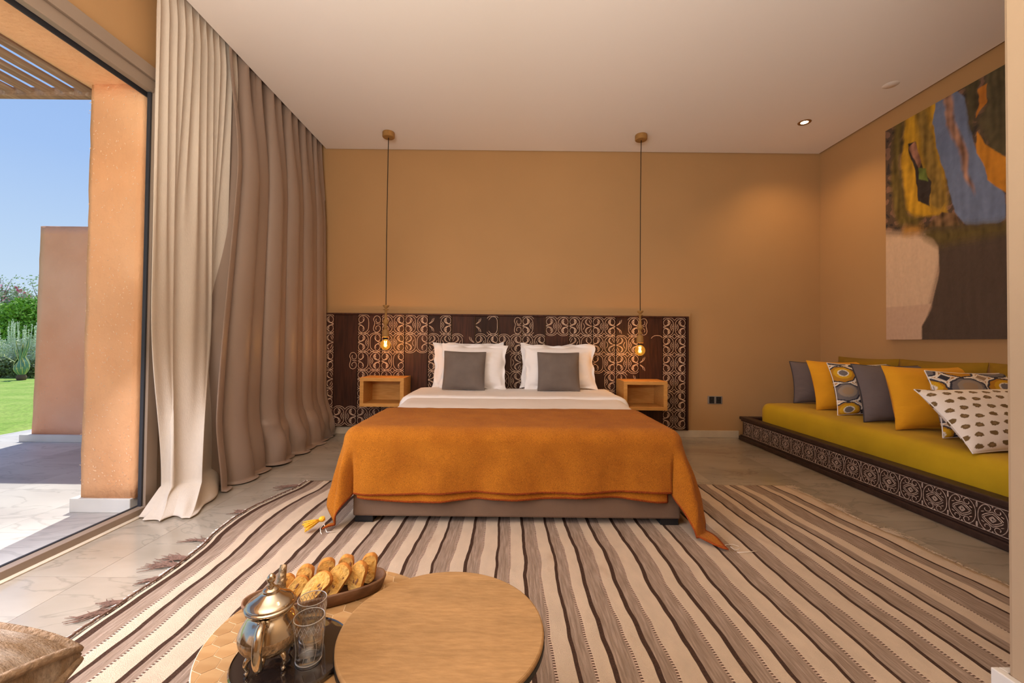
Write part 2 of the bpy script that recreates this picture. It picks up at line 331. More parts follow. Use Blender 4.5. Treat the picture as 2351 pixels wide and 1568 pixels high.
struct(box('wall_front', (XL - 0.3, 1.4, -2.75, -2.6, 0, 3.25), MT['wall']))
wl = struct(empty('wall_left'))
box('wall_beside_door', (XL - 0.22, XL, 2.475, YB, 0, 3.25), MT['wall'], wl)
box('lintel', (XL - 0.22, XL, -2.0, 2.475, 2.50, 3.25), MT['wall'], wl)
box('wall_end', (XL - 0.22, XL, -2.6, -2.0, 0, 3.25), MT['wall'], wl)
struct(box('ceiling', (-1.945, XR - 0.024, -2.6, YB - 0.012, ZC, ZC + 0.10), MT['ceiling']))
struct(box('ceiling_slab', (XL - 0.22, XR + 0.15, -2.75, YB + 0.15, 3.20, 3.34), MT['dark']))
# skirtings
struct(box('baseboard_back', (XL + 0.02, 2.42, YB - 0.016, YB, 0.0, 0.073), MT['base'], bevel=0.003))
b_ = struct(MB().box(1.373, 1.395, -2.6, 1.197, 0, 0.072).box(1.395, 3.1, 1.175, 1.197, 0, 0.072).build('baseboard_entrance', MT['plinth'], bevel=0.003))
struct(box('baseboard_left', (XL, XL + 0.014, 2.5, 4.38, 0.0, 0.073), MT['base']))
# sliding door
dr = struct(empty('door_1'))
def fr(nm, d, m='alu'): return box(nm, d, MT[m], dr, bevel=0.002)
fr('bottom_rail', (-2.055, -2.012, -1.98, 2.42, 0.0, 0.038)); fr('sill_strip', (-2.012, -1.985, -1.98, 2.42, 0.0, 0.006), 'base')
fr('bottom_track', (-2.10, -2.055, -1.98, 2.44, 0.0, 0.020)); fr('track_groove', (-2.070, -2.056, -1.98, 2.42, 0.026, 0.041), 'gasket')
fr('top_rail', (-2.060, -2.025, -1.98, 2.42, 2.37, 2.435)); fr('head_track', (-2.045, -2.01, -1.98, 2.44, 2.435, 2.502)); fr('head_groove', (-2.085, -2.077, -1.98, 2.42, 2.355, 2.40), 'gasket')
fr('door_stile', (-2.060, -2.022, 2.355, 2.430, 0.038, 2.40)); fr('stile_gasket', (-2.056, -2.036, 2.343, 2.355, 0.038, 2.37), 'gasket'); fr('door_jamb', (-2.20, -2.030, 2.430, 2.475, 0.0, 2.502)); fr('folded_leaf', (-2.069, -2.040, 2.475, 3.02, 0.0, 2.502))
gp = box('glass_pane', (-2.049, -2.043, -1.98, 2.345, 0.038, 2.372), MT['pane'], dr)

# ------------------------------------------------------------------ terrace: earth column, beam, low wall, pergola
def rough_block(name, x0, x1, y0, y1, z0, z1, m, parent, taper=0.0, amp=0.006, seed=0, n=26):
    """rammed-earth block with slightly uneven faces and rounded arrises"""
    bm = bmesh.new(); bmesh.ops.create_cube(bm, size=1.0)
    bmesh.ops.subdivide_edges(bm, edges=bm.edges[:], cuts=n, use_grid_fill=True)
    sx_, sy_, sz_ = x1 - x0, y1 - y0, z1 - z0; r = 0.02
    for v in bm.verts:
        c = v.co
        for ax, s_ in ((0, sx_), (1, sy_)):
            pass
        x = (c.x) * sx_; y = c.y * sy_; z = (c.z + 0.5) * sz_
        ex = min(1, max(0, (abs(x) - (sx_ / 2 - r)) / r)); ey = min(1, max(0, (abs(y) - (sy_ / 2 - r)) / r))
        if ex > 0 and ey > 0:
            k = r * 0.3; x -= math.copysign(k, x); y -= math.copysign(k, y)
        g = taper * (1 - z / sz_)
        x += math.copysign(g, x) * (abs(c.x) * 2); y += math.copysign(g * 0.4, y) * (abs(c.y) * 2)
        d = amp * (nz(x * 3 + seed, y * 3, z * 2.2) + 0.5 * nz(x * 9 + seed, y * 9, z * 8))
        if abs(c.x) > 0.499: x += math.copysign(d, x)
        if abs(c.y) > 0.499: y += math.copysign(d, y)
        v.co = ((x0 + x1) / 2 + x, (y0 + y1) / 2 + y, z0 + z)
    me = bpy.data.meshes.new(name); bm.to_mesh(me); bm.free(); me.materials.append(m)
    me.polygons.foreach_set('use_smooth', [True] * len(me.polygons))
    o = bpy.data.objects.new(name, me); C.objects.link(o); o.parent = parent
    return o
def straw(parent, x0, x1, y, z0, z1, n, seed):
    rs = random.Random(seed); b = MB()
    for i in range(n):
        x = rs.uniform(x0, x1); z = z0 + (z1 - z0) * rs.random() ** 1.2; a = rs.uniform(0, PI); l = rs.uniform(0.002, 0.006); w = 0.0008
        dx, dz = math.cos(a) * l, math.sin(a) * l; px_, pz = -math.sin(a) * w, math.cos(a) * w
        b.add([(x - dx - px_, y, z - dz - pz), (x + dx - px_, y, z + dz - pz), (x + dx + px_, y - 0.002, z + dz + pz), (x - dx + px_, y - 0.002, z - dz + pz)], [(0, 1, 2, 3)])
    o = b.build('straw_flecks', MT['straw'], parent); o['kind'] = 'stuff'; return o
col = empty('earth_column', (0, 0, 0), label='orange rammed-earth column just outside the glass door', cat='column')
rough_block('shaft', -2.398, -2.20 + 0.11, 2.360, 2.86, 0.075, 2.42, MT['earth'], col, taper=-0.0, seed=1)
straw(col, -2.39, -2.10, 2.352, 0.15, 2.4, 480, 3)
box('plinth', (-2.438, -2.10, 2.345, 2.90, 0.0, 0.078), MT['plinth'], col, bevel=0.004)
bm_ = empty('earth_beam', label='orange earth-plastered beam running over the glass door outside', cat='beam')
rough_block('beam', -2.43, -2.09, -1.5, 2.96, 2.42, 3.1, MT['earth'], bm_, seed=5, n=18)
w2 = empty('garden_wall', label='pink rammed-earth wall stub behind the column at the terrace edge', cat='wall')
rough_block('wall_block', -4.452, -2.9, 3.95, 4.30, 0.065, 2.03, MT['earth2'], w2, taper=0.022, seed=9, n=24)
straw(w2, -4.42, -3.6, 3.940, 0.1, 1.4, 260, 8)
box('plinth', (-4.545, -2.82, 3.905, 4.36, 0.0, 0.066), MT['plinth'], w2, bevel=0.004)
pg = empty('pergola', label='weathered timber slat pergola over the terrace at upper left', cat='pergola')
for k in range(16):
    x = -2.50 - k * 0.121
    s_ = MB().add([(x - 0.050, y, z + dz) for y in (-1.4, 2.585) for (dx, z) in ((0, 2.475),) for dz in (0, )] , [])
    b = MB(); a = 0.0
    pr = [(-0.040, 2.500), (0.026, 2.506), (0.025, 2.520), (-0.041, 2.514)]
    n = 14; P = []
    for i in range(n):
        y = -1.4 + 3.985 * i / (n - 1); w = 0.004 * nz(k * 3.1, y * 1.7); P.append([(x + dx + w, y, z + 0.006 * nz(y * 1.3, k * 2.0)) for dx, z in pr])
    b.grid(P, 0, cv=True); q = len(b.v); b.f += [(0, 1, 2, 3), (q - 1, q - 2, q - 3, q - 4)]; b.m += [0, 0]
    b.build('slat', MT['slat'], pg)
box('end_beam', (-4.5, -2.44, 2.575, 2.62, 2.478, 2.53), MT['slat'], pg, bevel=0.003)
box('cross_beam', (-4.5, -2.44, 0.2, 0.26, 2.520, 2.62), MT['slat'], pg, bevel=0.003)
box('cross_beam', (-4.5, -2.44, 1.5, 1.56, 2.520, 2.62), MT['slat'], pg, bevel=0.003)

# ------------------------------------------------------------------ garden
P = []
for i in range(60):
    r = []
    for j in range(50):
        x = -40 + 35.0 * (i / 59) ** 0.6; y = -6 + 40 * j / 49; r.append((x, y, -0.03 + 0.02 * nz(x * 0.7, y * 0.7)))
    P.append(r)
tag(MB().grid(P, flip=True).build('lawn', MT['lawn'], smooth=True), 'bright green mown lawn beyond the terrace', 'lawn', kind='stuff')
struct(box('trim_1', (-5.04, -5.0, -1.2, 9.0, -0.14, 0.001), MT['patio']))
def leaves(name, m, parent, n, fn, ls, seed, asp=0.5):
    rs = np.random.RandomState(seed); vs = []; fs = []
    for i in range(n):
        p = fn(rs); a = Vector(rs.normal(size=3)).normalized(); b = a.cross(Vector(rs.normal(size=3))).normalized(); l = ls * rs.uniform(0.6, 1.3)
        P0 = Vector(p); k = len(vs); vs += [P0 - a * l, P0 - b * l * asp, P0 + a * l, P0 + b * l * asp]; fs.append((k, k + 1, k + 2, k + 3))
    o = MB().add(vs, fs).build(name, m, parent); o['kind'] = 'stuff' if parent else None
    return o
def ell(cx_, cy_, cz, rx, ry, rz, shell=0.5):
    def f(rs):
        v = rs.normal(size=3); v /= np.linalg.norm(v); q = 1 + 0.18 * nz(v[0] * 2.5 + cx_, v[1] * 2.5, v[2] * 2.5 + cz); r = (shell + (1 - shell) * rs.uniform()) * q
        return (cx_ + v[0] * rx * r, cy_ + v[1] * ry * r, max(0.0, cz + v[2] * rz * r))
    return f
def shrub(label, x, y, z, rx, ry, rz, m, n, ls, seed, name='shrub', stems=5, cat='shrub'):
    e = empty(name, (x, y, -0.03), label=label, cat=cat)
    leaves('foliage', m, e, n, ell(0, 0, z, rx, ry, rz), ls, seed)
    b = MB(); rs = random.Random(seed)
    for k in range(stems):
        a = rs.uniform(0, 2 * PI); b.tube([(0, 0, 0), (0.25 * rx * math.cos(a), 0.25 * ry * math.sin(a), z * 0.5), (0.6 * rx * math.cos(a), 0.6 * ry * math.sin(a), z)], [0.025, 0.018, 0.008], 5)
    b.build('stem', MT['trunk'], e); return e
shrub('dense bright green glossy bush right beside the pink wall stub', -14.35, 12.4, 1.15, 0.66, 0.6, 1.05, MT['leafg'], 9000, 0.055, 11)
bg_ = shrub('pale bushy bougainvillea with pink flowers at the far left', -15.9, 13.2, 1.45, 1.15, 0.7, 1.15, MT['leafb'], 9000, 0.045, 12)
leaves('flower_clusters', MT['flower'], bg_, 420, ell(0.1, -0.3, 1.75, 1.1, 0.7, 0.9, 0.9), 0.05, 13, 0.8)
b = MB()
for k in range(11):
    rs = random.Random(k + 40); x = rs.uniform(-1.0, 1.3); y = rs.uniform(-0.4, 0.4); h = rs.uniform(2.45, 2.95)
    b.tube([(x, y, 1.6), (x + rs.uniform(-.1, .1), y, 2.2), (x + rs.uniform(-.3, .3), y, h)], [0.015, 0.010, 0.004], 5)
b.build('arching_shoot', MT['trunk'], bg_)
leaves('shoot_leaves', MT['leafb'], bg_, 900, lambda rs: (rs.uniform(-1.0, 1.3), rs.uniform(-.4, .4), 2.2 + 0.75 * rs.uniform() ** 2), 0.035, 15)
for k, (x, y, lab) in enumerate(((-13.75, 11.1, 'silver-grey sage clump right behind the agave'), (-12.65, 11.0, 'silver-grey sage clump touching the pink wall stub'))):
    e = empty('sage_clump', (x, y, -0.03), label=lab, cat='shrub')
    leaves('foliage', MT['leafs'], e, 5200, ell(0, 0, 0.55, 0.52, 0.4, 0.48, 0.3), 0.03, 20 + k, 0.35)
    rs = random.Random(k + 70); spv = MB(); vs = []; fs = []
    for q in range(26):
        sx0 = rs.uniform(-0.52, 0.5); sy0 = rs.uniform(-0.35, 0.1); h = rs.uniform(1.15, 1.48); lean = rs.uniform(-0.08, 0.08)
        spv.tube([(sx0, sy0, 0.6), (sx0 + lean, sy0, h)], [0.012, 0.005], 4, mi=0)
        for w in range(34):
            zz = rs.uniform(0.8, h); a = rs.uniform(0, 2 * PI); l = 0.035
            p0 = Vector((sx0 + lean * (zz - 0.6), sy0, zz)); d = Vector((math.cos(a), math.sin(a), 0.5)) * l
            u = Vector((-math.sin(a), math.cos(a), 0)) * 0.011; kk = len(spv.v); spv.v += [tuple(p0 - u), tuple(p0 + d), tuple(p0 + u)]; spv.f.append((kk, kk + 1, kk + 2)); spv.m.append(0)
    spv.build('flower_spikes', MT['leafs'], e)['kind'] = 'stuff'
shrub('low dark ground cover around the foot of the agave', -12.35, 10.45, 0.22, 1.0, 0.22, 0.26, MT['leafd'], 4200, 0.04, 23, name='ground_cover', stems=3, cat='ground cover')
# agave
ag = empty('agave', (-11.38, 9.8, -0.03), label='variegated agave with yellow-edged leaves on the lawn', cat='agave')
def agave_leaf(az, reach, h, w, bulge):
    n = 14; P = []
    for i in range(n):
        t = i / (n - 1)
        rad = 0.05 + bulge * math.sin(PI * min(1, t * 1.9)) * (1 if t < .53 else 1) * (1 - sm(.45, .6, t)) + reach * sm(0.42, 1.0, t)
        z = 0.12 + h * t; ww = w * (0.65 + 0.5 * math.sin(PI * min(1, t * 1.6)) ) * (1 - t ** 3.5)
        c = Vector((math.cos(az) * rad, math.sin(az) * rad, z)); s_ = Vector((-math.sin(az), math.cos(az), 0)); o_ = Vector((math.cos(az), math.sin(az), 0))
        P.append([c - s_ * ww, c - s_ * ww * 0.78 + o_ * 0.004, c + o_ * (0.012 + 0.01), c + s_ * ww * 0.78 + o_ * 0.004, c + s_ * ww])
    b = MB()
    for i in range(n - 1):
        for j in range(4):
            k = len(b.v); b.v += [tuple(P[i][j]), tuple(P[i][j + 1]), tuple(P[i + 1][j + 1]), tuple(P[i + 1][j])]; b.f.append((k, k + 1, k + 2, k + 3)); b.m.append(1 if j in (0, 3) else 0)
    return b.build('leaf', [MT['agave'], MT['agavey']], ag, solid=0.012)
ag.scale = (.66, .66, .95)
rs = random.Random(5)
for k in range(11):
    az = 2 * PI * k / 11 + rs.uniform(-.15, .15); agave_leaf(az, rs.uniform(0.0, 0.14), rs.uniform(0.62, 0.92), 0.075, 0.13)
agave_leaf(PI * 1.05, 0.50, 0.52, 0.045, 0.10); agave_leaf(-0.25, 0.30, 0.80, 0.045, 0.10)
MB().lathe([(0.001, 0), (0.11, 0.0), (0.14, 0.07), (0.09, 0.15), (0.001, 0.17)], n=14).build('dead_leaf_base', MT['trunk'], ag, smooth=True)

# ------------------------------------------------------------------ curtains
def curtain_surface(name, fn, nu, nv, m, parent, solid=0.004):
    P = [[fn(i / (nu - 1), j / (nv - 1)) for j in range(nv)] for i in range(nu)]
    return MB().grid(P).build(name, m, parent, smooth=True, solid=solid)
SU = [0, .16, .30, .40, .52, .66, .74, .86, 1.0]
def sheer(u, v):
    # v = 0 top, 1 end of cloth; the last part lies on the floor
    L = 3.24; s = v * L; z = 3.13 - s
    yy = 2.300 + 0.70 * u
    # pleats: fine at the top melting into three broad folds lower down
    fine = math.sin(u * 2 * PI * 11.5 + 0.8 * math.sin(u * 9))
    broad = 0.75 * math.cos(u * 2 * PI * 2.2 - 1.0) + 0.35 * math.cos(u * 2 * PI * 4.4 + 0.6) + 0.12 * math.cos(u * 2 * PI * 9 + z * .4)
    k = sm(2.9, 1.0, z); k0 = sm(3.1, 2.8, z)
    x = -1.985 + lerp(0.018 * fine * k0, 0.034 * broad, k)
    yy += lerp(0.012 * math.sin(u * 2 * PI * 11.5 + 1.7), 0.030 * math.sin(u * 2 * PI * 2.2 - 0.4), k)
    # gathered just above the floor, then spilling toward the door
    low = sm(1.25, 0.12, z) ** 1.3
    ax = interp(u, [0, .35, .62, 1], [-1.965, -1.900, -1.82, -1.97]); ay = interp(u, [0, .35, .62, 1], [2.40, 2.43, 2.49, 2.86])
    x = lerp(x, ax + 0.026 * math.sin(u * 15 - 1.0), low); yy = lerp(yy, ay + 0.030 * math.sin(u * 15 + .6), low)
    e = min(1.0, max(0.0, (s - 3.01) / 0.23))
    if e > 0:
        bx = interp(u, [0, .18, .33, .42, .62, 1], [-1.985, -1.91, -1.83, -1.815, -1.70, -1.80]) + .01 * math.sin(u * 29); by = interp(u, [0, .18, .33, .42, .62, 1], [2.270, 2.240, 2.232, 2.290, 2.262, 2.62]) + .008 * math.sin(u * 33)
        g = e ** 0.8; x = lerp(x, bx, g); yy = lerp(yy, by, g)
        z = 0.12 * (1 - e) ** 2.2 + 0.010 + 0.030 * math.sin(PI * e) * (0.5 + 0.5 * math.sin(u * 15 + 1.0)) ** 2
    return (x, yy, z)
ce = empty('sheer_curtain', (-1.98, 2.6, 0), label='cream linen curtain puddling on the marble beside the glass door', cat='curtain')
o = curtain_surface('linen_panel', lambda u, v: tuple(Vector(sheer(u, v)) - Vector((-1.98, 2.6, 0))), 260, 150, MT['sheer'], ce, 0.003)
FX = [0.0, .15, .245, .37, .445, .56, .635, .745, .825, .91, 1.0]
FA = [1.0, 1.1, .8, 1.15, .75, 1.1, .8, 1.0, .75, .9, .8]
def drape(u, v):
    L = 3.16; s = v * L; z = 3.13 - s
    k = sm(3.12, 2.1, z)
    uu = u + 0.010 * nz(u * 4, z * 0.5) * (u * (1 - u) * 4)
    ph = interp(uu, FX, [PI * 2 * q for q in range(len(FX))])
    c = math.cos(ph); w = math.copysign(abs(c) ** 0.65, c)
    amp = lerp(0.036, 0.092, k) * interp(uu, FX, FA)
    ctr = lerp(-1.995, -1.978, k) + sm(2.4, 0.3, z) * 0.030
    x = ctr + amp * w + 0.006 * nz(u * 14, z * 0.6) * k + (1 - k) * 0.010 * math.sin(ph * 2.5)
    y = 2.865 + 1.46 * u + 0.050 * math.sin(ph + 0.5) * k + 0.02 * math.sin(2 * ph) * k
    y -= sm(2.6, 0.1, z) * 0.23 * (1 - u) ** 1.6
    low = sm(0.50, 0.0, z)
    x += low * (0.060 + 0.030 * w + 0.040 * nz(u * 6, 3.1)) * (1 - 0.4 * (1 - u) ** 3)
    if z < 0.34 and u > 0.20:      # slack cloth buckling above the floor
        q = (0.34 - z) / 0.34; g = 0.5 * sm(0.20, 0.32, u) * (0.5 + 0.9 * abs(nz(math.floor(u * 9.5) * 1.7, 5)))
        x += 0.036 * g * math.sin(PI * min(1, q * 1.1)) * (0.35 + max(0, w)) + 0.010 * g * math.sin(q * 13 + u * 23) + 0.014 * g * math.sin(q * 9 + u * 40)
        y += 0.030 * g * math.sin(q * 6.5 + u * 30)
    if z < 0.008: x += (0.008 - z) * 2.2 * (0.4 + 0.6 * abs(nz(u * 7, 2))); z = 0.008 + 0.004 * (1 + math.sin(u * 40))
    return (max(x, XL + 0.012), min(y, 4.330), z)
de = empty('drape', (-1.96, 3.5, 0), label='heavy taupe satin drape with deep folds, left of the headboard', cat='curtain')
curtain_surface('satin_panel', lambda u, v: tuple(Vector(drape(u, v)) - Vector((-1.96, 3.5, 0))), 460, 150, MT['drape'], de)
ct = empty('curtain_track', (-2.0, 3.3, 3.14), label='ceiling recess track carrying the linen curtain and the drape', cat='curtain track')
MB().box(-0.05, 0.05, -1.0, 1.08, 0.0, 0.03).build('rail', MT['alu'], ct)

# ------------------------------------------------------------------ headboard
YH = 4.340
hb = empty('headboard', (0, YH, 0.09), label='wide dark headboard of carved wooden boards behind the bed', cat='headboard')
def bar(nm, d, m, par, bev=0.002): return MB().box(d[0], d[1], d[2] - YH, d[3] - YH, d[4] - .09, d[5] - .09).build(nm, m, par, bevel=bev)
bar('added_rim_panel', (-1.98, 1.905, 4.372, 4.40, 0.09, 1.300), MT['wall'], hb)  # added panel in wall paint, its rim lit differently from the wall
bar('top_rail', (-1.98, 1.868, 4.325, 4.372, 1.246, 1.262), MT['board'], hb); bar('side_rail', (1.850, 1.868, 4.325, 4.372, 0.085, 1.246), MT['board'], hb)
def arc(cx_, cy_, rx, ry, a0, a1, n=9):
    return [(cx_ + rx * math.cos(math.radians(lerp(a0, a1, i / (n - 1)))), cy_ + ry * math.sin(math.radians(lerp(a0, a1, i / (n - 1))))) for i in range(n)]
def mir(s): return [(x, 1 - y) for x, y in s]
MOT = []   # carved motif in a unit cell, u=0 at the board's outer edge, u=1 at its middle
MOT_OUT = [(0.06, .70), (0.07, .80), (.18, .90), (.36, .955), (.58, .95), (.78, .87), (.90, .74), (.93, .5), (.90, .26), (.78, .13), (.58, .05), (.36, .045), (.18, .10), (0.07, .20), (0.06, .30)]
curl = [(0.06, .70), (.12, .61), (.26, .58), (.41, .63), (.46, .72), (.40, .80)]
flame = lambda k: [(0.02, .53 + .0 * k), (.16 + .06 * k, .53 + .012 * k), (.38 + .08 * k, .60), (.52 + .08 * k, .71), (.50 + .07 * k, .83 - .01 * k), (.38 + .04 * k, .90)]
chev = [(.80, .68), (.70, .58), (.66, .5), (.70, .42), (.80, .32)]
chev2 = [(.86, .60), (.79, .5), (.86, .40)]
link_t = [(0.0, .90), (.14, .99), (.34, 1.03), (.60, 1.03), (.84, .97), (1.0, .86)]
VARS = {
 'full': [MOT_OUT, curl, mir(curl), flame(0), mir(flame(0)), flame(1.2), mir(flame(1.2)), chev, chev2, link_t, mir(link_t)],
 'open': [MOT_OUT, curl, mir(curl), flame(0), mir(flame(0)), link_t, mir(link_t)],
 'dense': [MOT_OUT, curl, mir(curl), flame(-.5), mir(flame(-.5)), flame(.4), mir(flame(.4)), flame(1.3), mir(flame(1.3)), chev, chev2, link_t, mir(link_t)],
 'leafy': [MOT_OUT, flame(0), mir(flame(0)), flame(1.0), mir(flame(1.0)), [(.1, .62), (.2, .72), (.28, .84)], [(.1, .38), (.2, .28), (.28, .16)], chev, link_t, mir(link_t)],
 'half': [[(0.02, .55), (.2, .60), (.42, .72), (.48, .88)], [(0.02, .45), (.2, .40), (.42, .28), (.48, .12)], [(.06, .58), (.26, .68), (.36, .84)], [(.06, .42), (.26, .32), (.36, .16)]],
 'lonely': [curl, mir(curl), [(0.06, .70), (0.07, .80), (.18, .90), (.36, .95), (.55, .9), (.66, .74), (.55, .56), (.66, .26), (.55, .1), (.36, .05), (.18, .10), (.07, .2), (.06, .3)], [(0.02, .5), (.25, .5), (.45, .55)]],
 'cee': [[(.85, .78), (.62, .95), (.3, .95), (.12, .8), (.1, .5), (.12, .2), (.3, .05), (.62, .05), (.85, .2)], mir(link_t), link_t],
 'arc': [link_t], 'none': [],
}
def smooth_line(pts, n=3):
    if len(pts) < 3: return pts
    out = []
    for i in range(len(pts) - 1):
        p0 = pts[max(i - 1, 0)]; p1 = pts[i]; p2 = pts[i + 1]; p3 = pts[min(i + 2, len(pts) - 1)]
        for k in range(n):
            t = k / n; out.append(tuple(0.5 * ((2 * p1[a]) + (-p0[a] + p2[a]) * t + (2 * p0[a] - 5 * p1[a] + 4 * p2[a] - p3[a]) * t * t + (-p0[a] + 3 * p1[a] - 3 * p2[a] + p3[a]) * t ** 3) for a in (0, 1)))
    out.append(pts[-1]); return out
def ribbon(b, pts, w, proud, base):
    """raised ribbon with sloping flanks; pts in (x,z), facing -Y; base = plane y"""
    N = len(pts); R = []
    for i, p in enumerate(pts):
        q0 = pts[max(i - 1, 0)]; q1 = pts[min(i + 1, N - 1)]; dx, dz = q1[0] - q0[0], q1[1] - q0[1]; l = math.hypot(dx, dz) or 1; nx, nzz = -dz / l, dx / l
        ww = w * (0.35 if i in (0, N - 1) else 1.0)
        R.append([(p[0] - nx * ww, base, p[1] - nzz * ww), (p[0] - nx * ww * .3, base - proud, p[1] - nzz * ww * .3), (p[0] + nx * ww * .3, base - proud, p[1] + nzz * ww * .3), (p[0] + nx * ww, base, p[1] + nzz * ww)])
    b.grid(R)
# board x edges and, per board, (left,right) motif of six rows from the top
edges = [-1.935, -1.808] + [-1.808 + (1.848 + 1.808) / 15 * k for k in range(1, 16)]
ff, oo, dd, ll, hh, nn, lo, cc, aa = 'full', 'open', 'dense', 'leafy', 'half', 'none', 'lonely', 'cee', 'arc'
LAY = [
 [(nn, ff), (nn, ll), (nn, ff), (nn, ll), (nn, ff), (nn, oo)],
 [(nn, nn), (nn, nn), (nn, lo), (nn, nn), (nn, nn), (ff, dd)],
 [(oo, lo), (ff, oo), (oo, dd), (ff, oo), (oo, oo), (ff, ff)],
 [(ff, dd), (ff, ff), (dd, oo), (oo, ff), (ff, ff), (oo, oo)],
 [(ff, dd), (ll, oo), (nn, nn), (nn, nn), (nn, nn), (nn, nn)],
 [(hh, dd), (ll, ll), (dd, ll), (ll, ff), (ff, ff), (ff, ff)],
 [(nn, nn), (ll, hh), (ff, ff), (ff, ll), (ff, ff), (ff, ff)],
 [(hh, cc), (ff, dd), (ff, ff), (dd, ff), (ff, ff), (ff, ff)],
 [(nn, lo), (ff, ff), (hh, ll), (ll, ff), (ff, ff), (ff, ff)],
 [(dd, nn), (ff, ff), (ff, ff), (ff, ff), (ff, ff), (ff, ff)],
 [(ff, dd), (nn, nn), (ff, ff), (ff, ff), (ff, ff), (ff, ff)],
 [(dd, ll), (ll, oo), (ff, ff), (ff, ff), (ff, ff), (ff, ff)],
 [(ff, dd), (ff, ll), (oo, ff), (nn, ff), (nn, oo), (ff, ff)],
 [(hh, dd), (ll, ff), (ff, dd), (oo, hh), (ff, ff), (ff, ff)],
 [(lo, nn), (nn, aa), (hh, nn), (nn, nn), (nn, nn), (nn, nn)],
 [(dd, ff), (ff, ff), (ff, dd), (ff, ff), (ff, dd), (ff, ff)],
]
Z0, Z1 = 0.098, 1.244; RH = (Z1 - Z0) / 6
for bi in range(16):
    x0, x1 = edges[bi], edges[bi + 1]; pr = 0.002 * ((bi * 7) % 3)
    o = bar('board', (x0 + 0.0025, x1 - 0.0025, 4.346 - pr, 4.372, 0.088, 1.246), MT['board'], hb, 0.003)
    b = MB(); cwd = 0.122; xm = (x0 + x1) / 2 if bi else x1 - 0.122
    for r in range(6):
        for side in (0, 1):
            for s_ in VARS[LAY[bi][r][side]]:
                jit = random.uniform(-.008, .008)
                P = []
                for (u, v) in smooth_line(s_):
                    xx = (xm - cwd * (1 - u) * 0.98) if side == 0 else (xm + cwd * (1 - u) * 0.98)
                    if bi == 0: xx = x1 - 0.006 - cwd * u * 0.95
                    if not (x0 + 0.004 < xx < x1 - 0.004): xx = min(max(xx, x0 + 0.004), x1 - 0.004)
                    P.append((xx, Z1 - RH * (r + 1) + RH * (v + jit) - .09))
                P = [(x, min(z, 1.244 - .09)) for x, z in P]
                ribbon(b, P, 0.0024, 0.0014, 4.3458 - pr - YH)
    if b.v: b.build('carving', MT['carve'], o, smooth=False)['kind'] = 'stuff'

# ------------------------------------------------------------------ hanging night tables
def night_table(x0, x1, z0, z1, label):
    e = empty('night_table', ((x0 + x1) / 2, 4.19, z0), label=label, cat='night table', group='oak box night tables hung on the headboard'); w = (x1 - x0) / 2; h = z1 - z0; yb, yf = 4.338 - 4.19, 4.05 - 4.19
    MB().box(-w, w, yf, yb, h - .034, h).build('top', MT['oak'], e, bevel=.0015); MB().box(-w, w, yf, yb, 0, .032).build('bottom', MT['oak'], e, bevel=.0015)
    for s in (-1, 1): MB().box(min(s * w, s * (w - .036)), max(s * w, s * (w - .036)), yf + .001, yb, .032, h - .034).build('side_panel', MT['oak'], e, bevel=.0015)
    MB().box(-w + .036, w - .036, yb - .012, yb, .032, h - .034).build('back_panel', MT['oak'], e)
night_table(-1.432, -1.006, 0.338, 0.618, 'oak box night table left of the bed, open at the front')
night_table(1.122, 1.546, 0.330, 0.610, 'oak box night table right of the bed, open at the front')

# ------------------------------------------------------------------ pendants
def pendant(x, y, zb, label, sway):
    e = empty('pendant_lamp', (x, y, 0), label=label, cat='pendant lamp', group='bulb pendants beside the bed')
    MB().lathe([(0.001, 3.0), (.056, 3.0), (.058, 2.99), (.058, 2.955), (.052, 2.948), (0.001, 2.948)], n=36).build('ceiling_rose', MT['turned'], e, smooth=True, bevel=0.002)
    n = 24; MB().tube([(sway * math.sin(PI * i / (n - 1)) * 0.6 + 0.0015 * nz(i * .7, x), 0, lerp(2.948, zb + .425, i / (n - 1))) for i in range(n)], .0038, 6).build('cord', MT['cordm'], e, smooth=True)
    pr = [(.001, .432), (.030, .432), (.031, .426), (.022, .414), (.010, .404), (.010, .398), (.026, .392), (.027, .387), (.011, .381), (.0105, .340), (.013, .322), (.016, .318), (.016, .312), (.012, .306),
          (.020, .292), (.028, .276), (.029, .266), (.022, .252), (.014, .246), (.012, .236), (.014, .226), (.024, .220), (.025, .212), (.015, .206), (.013, .200), (.028, .192), (.031, .182), (.032, .166), (.034, .150), (.034, .128), (.031, .122), (.001, .122)]
    MB().lathe([(r, z + zb) for r, z in pr], n=28).build('turned_body', MT['turned'], e, smooth=True)
    MB().lathe([(.001, .124), (.020, .124), (.021, .104), (.019, .100), (.001, .100)], (0, 0, zb), 24).build('socket', MT['cordm'], e, smooth=True)
    g = MB().lathe([(.016, .108)] + [(.049 * math.sin(math.radians(a)), .051 - .051 * math.cos(math.radians(a - 0)) * -1) for a in range(22, 180, 12)] + [(.0005, 0.0)], (0, 0, zb), 28).build('glass_bulb', MT['bulb'], e, smooth=True)
    fz = MB()
    for k in range(6):
        a = 2 * PI * k / 6; fz.tube([(0.006 * math.cos(a), 0.006 * math.sin(a), zb + .035), (0.012 * math.cos(a + .3), 0.012 * math.sin(a + .3), zb + .088)], 0.0016, 5)
    fz.build('filament', MT['filament'], g)
    l = lamp('bulb_light', 'POINT', (0, 0, zb + 0.06), 7.5, (1.0, 0.50, 0.16), shadow_soft_size=0.02); l.parent = e
    return e
pendant(-1.183, 4.03, 0.888, 'turned-wood bulb pendant hanging over the left night table', -.006)
pendant(1.270, 4.03, 0.858, 'turned-wood bulb pendant hanging over the right night table', -.004)

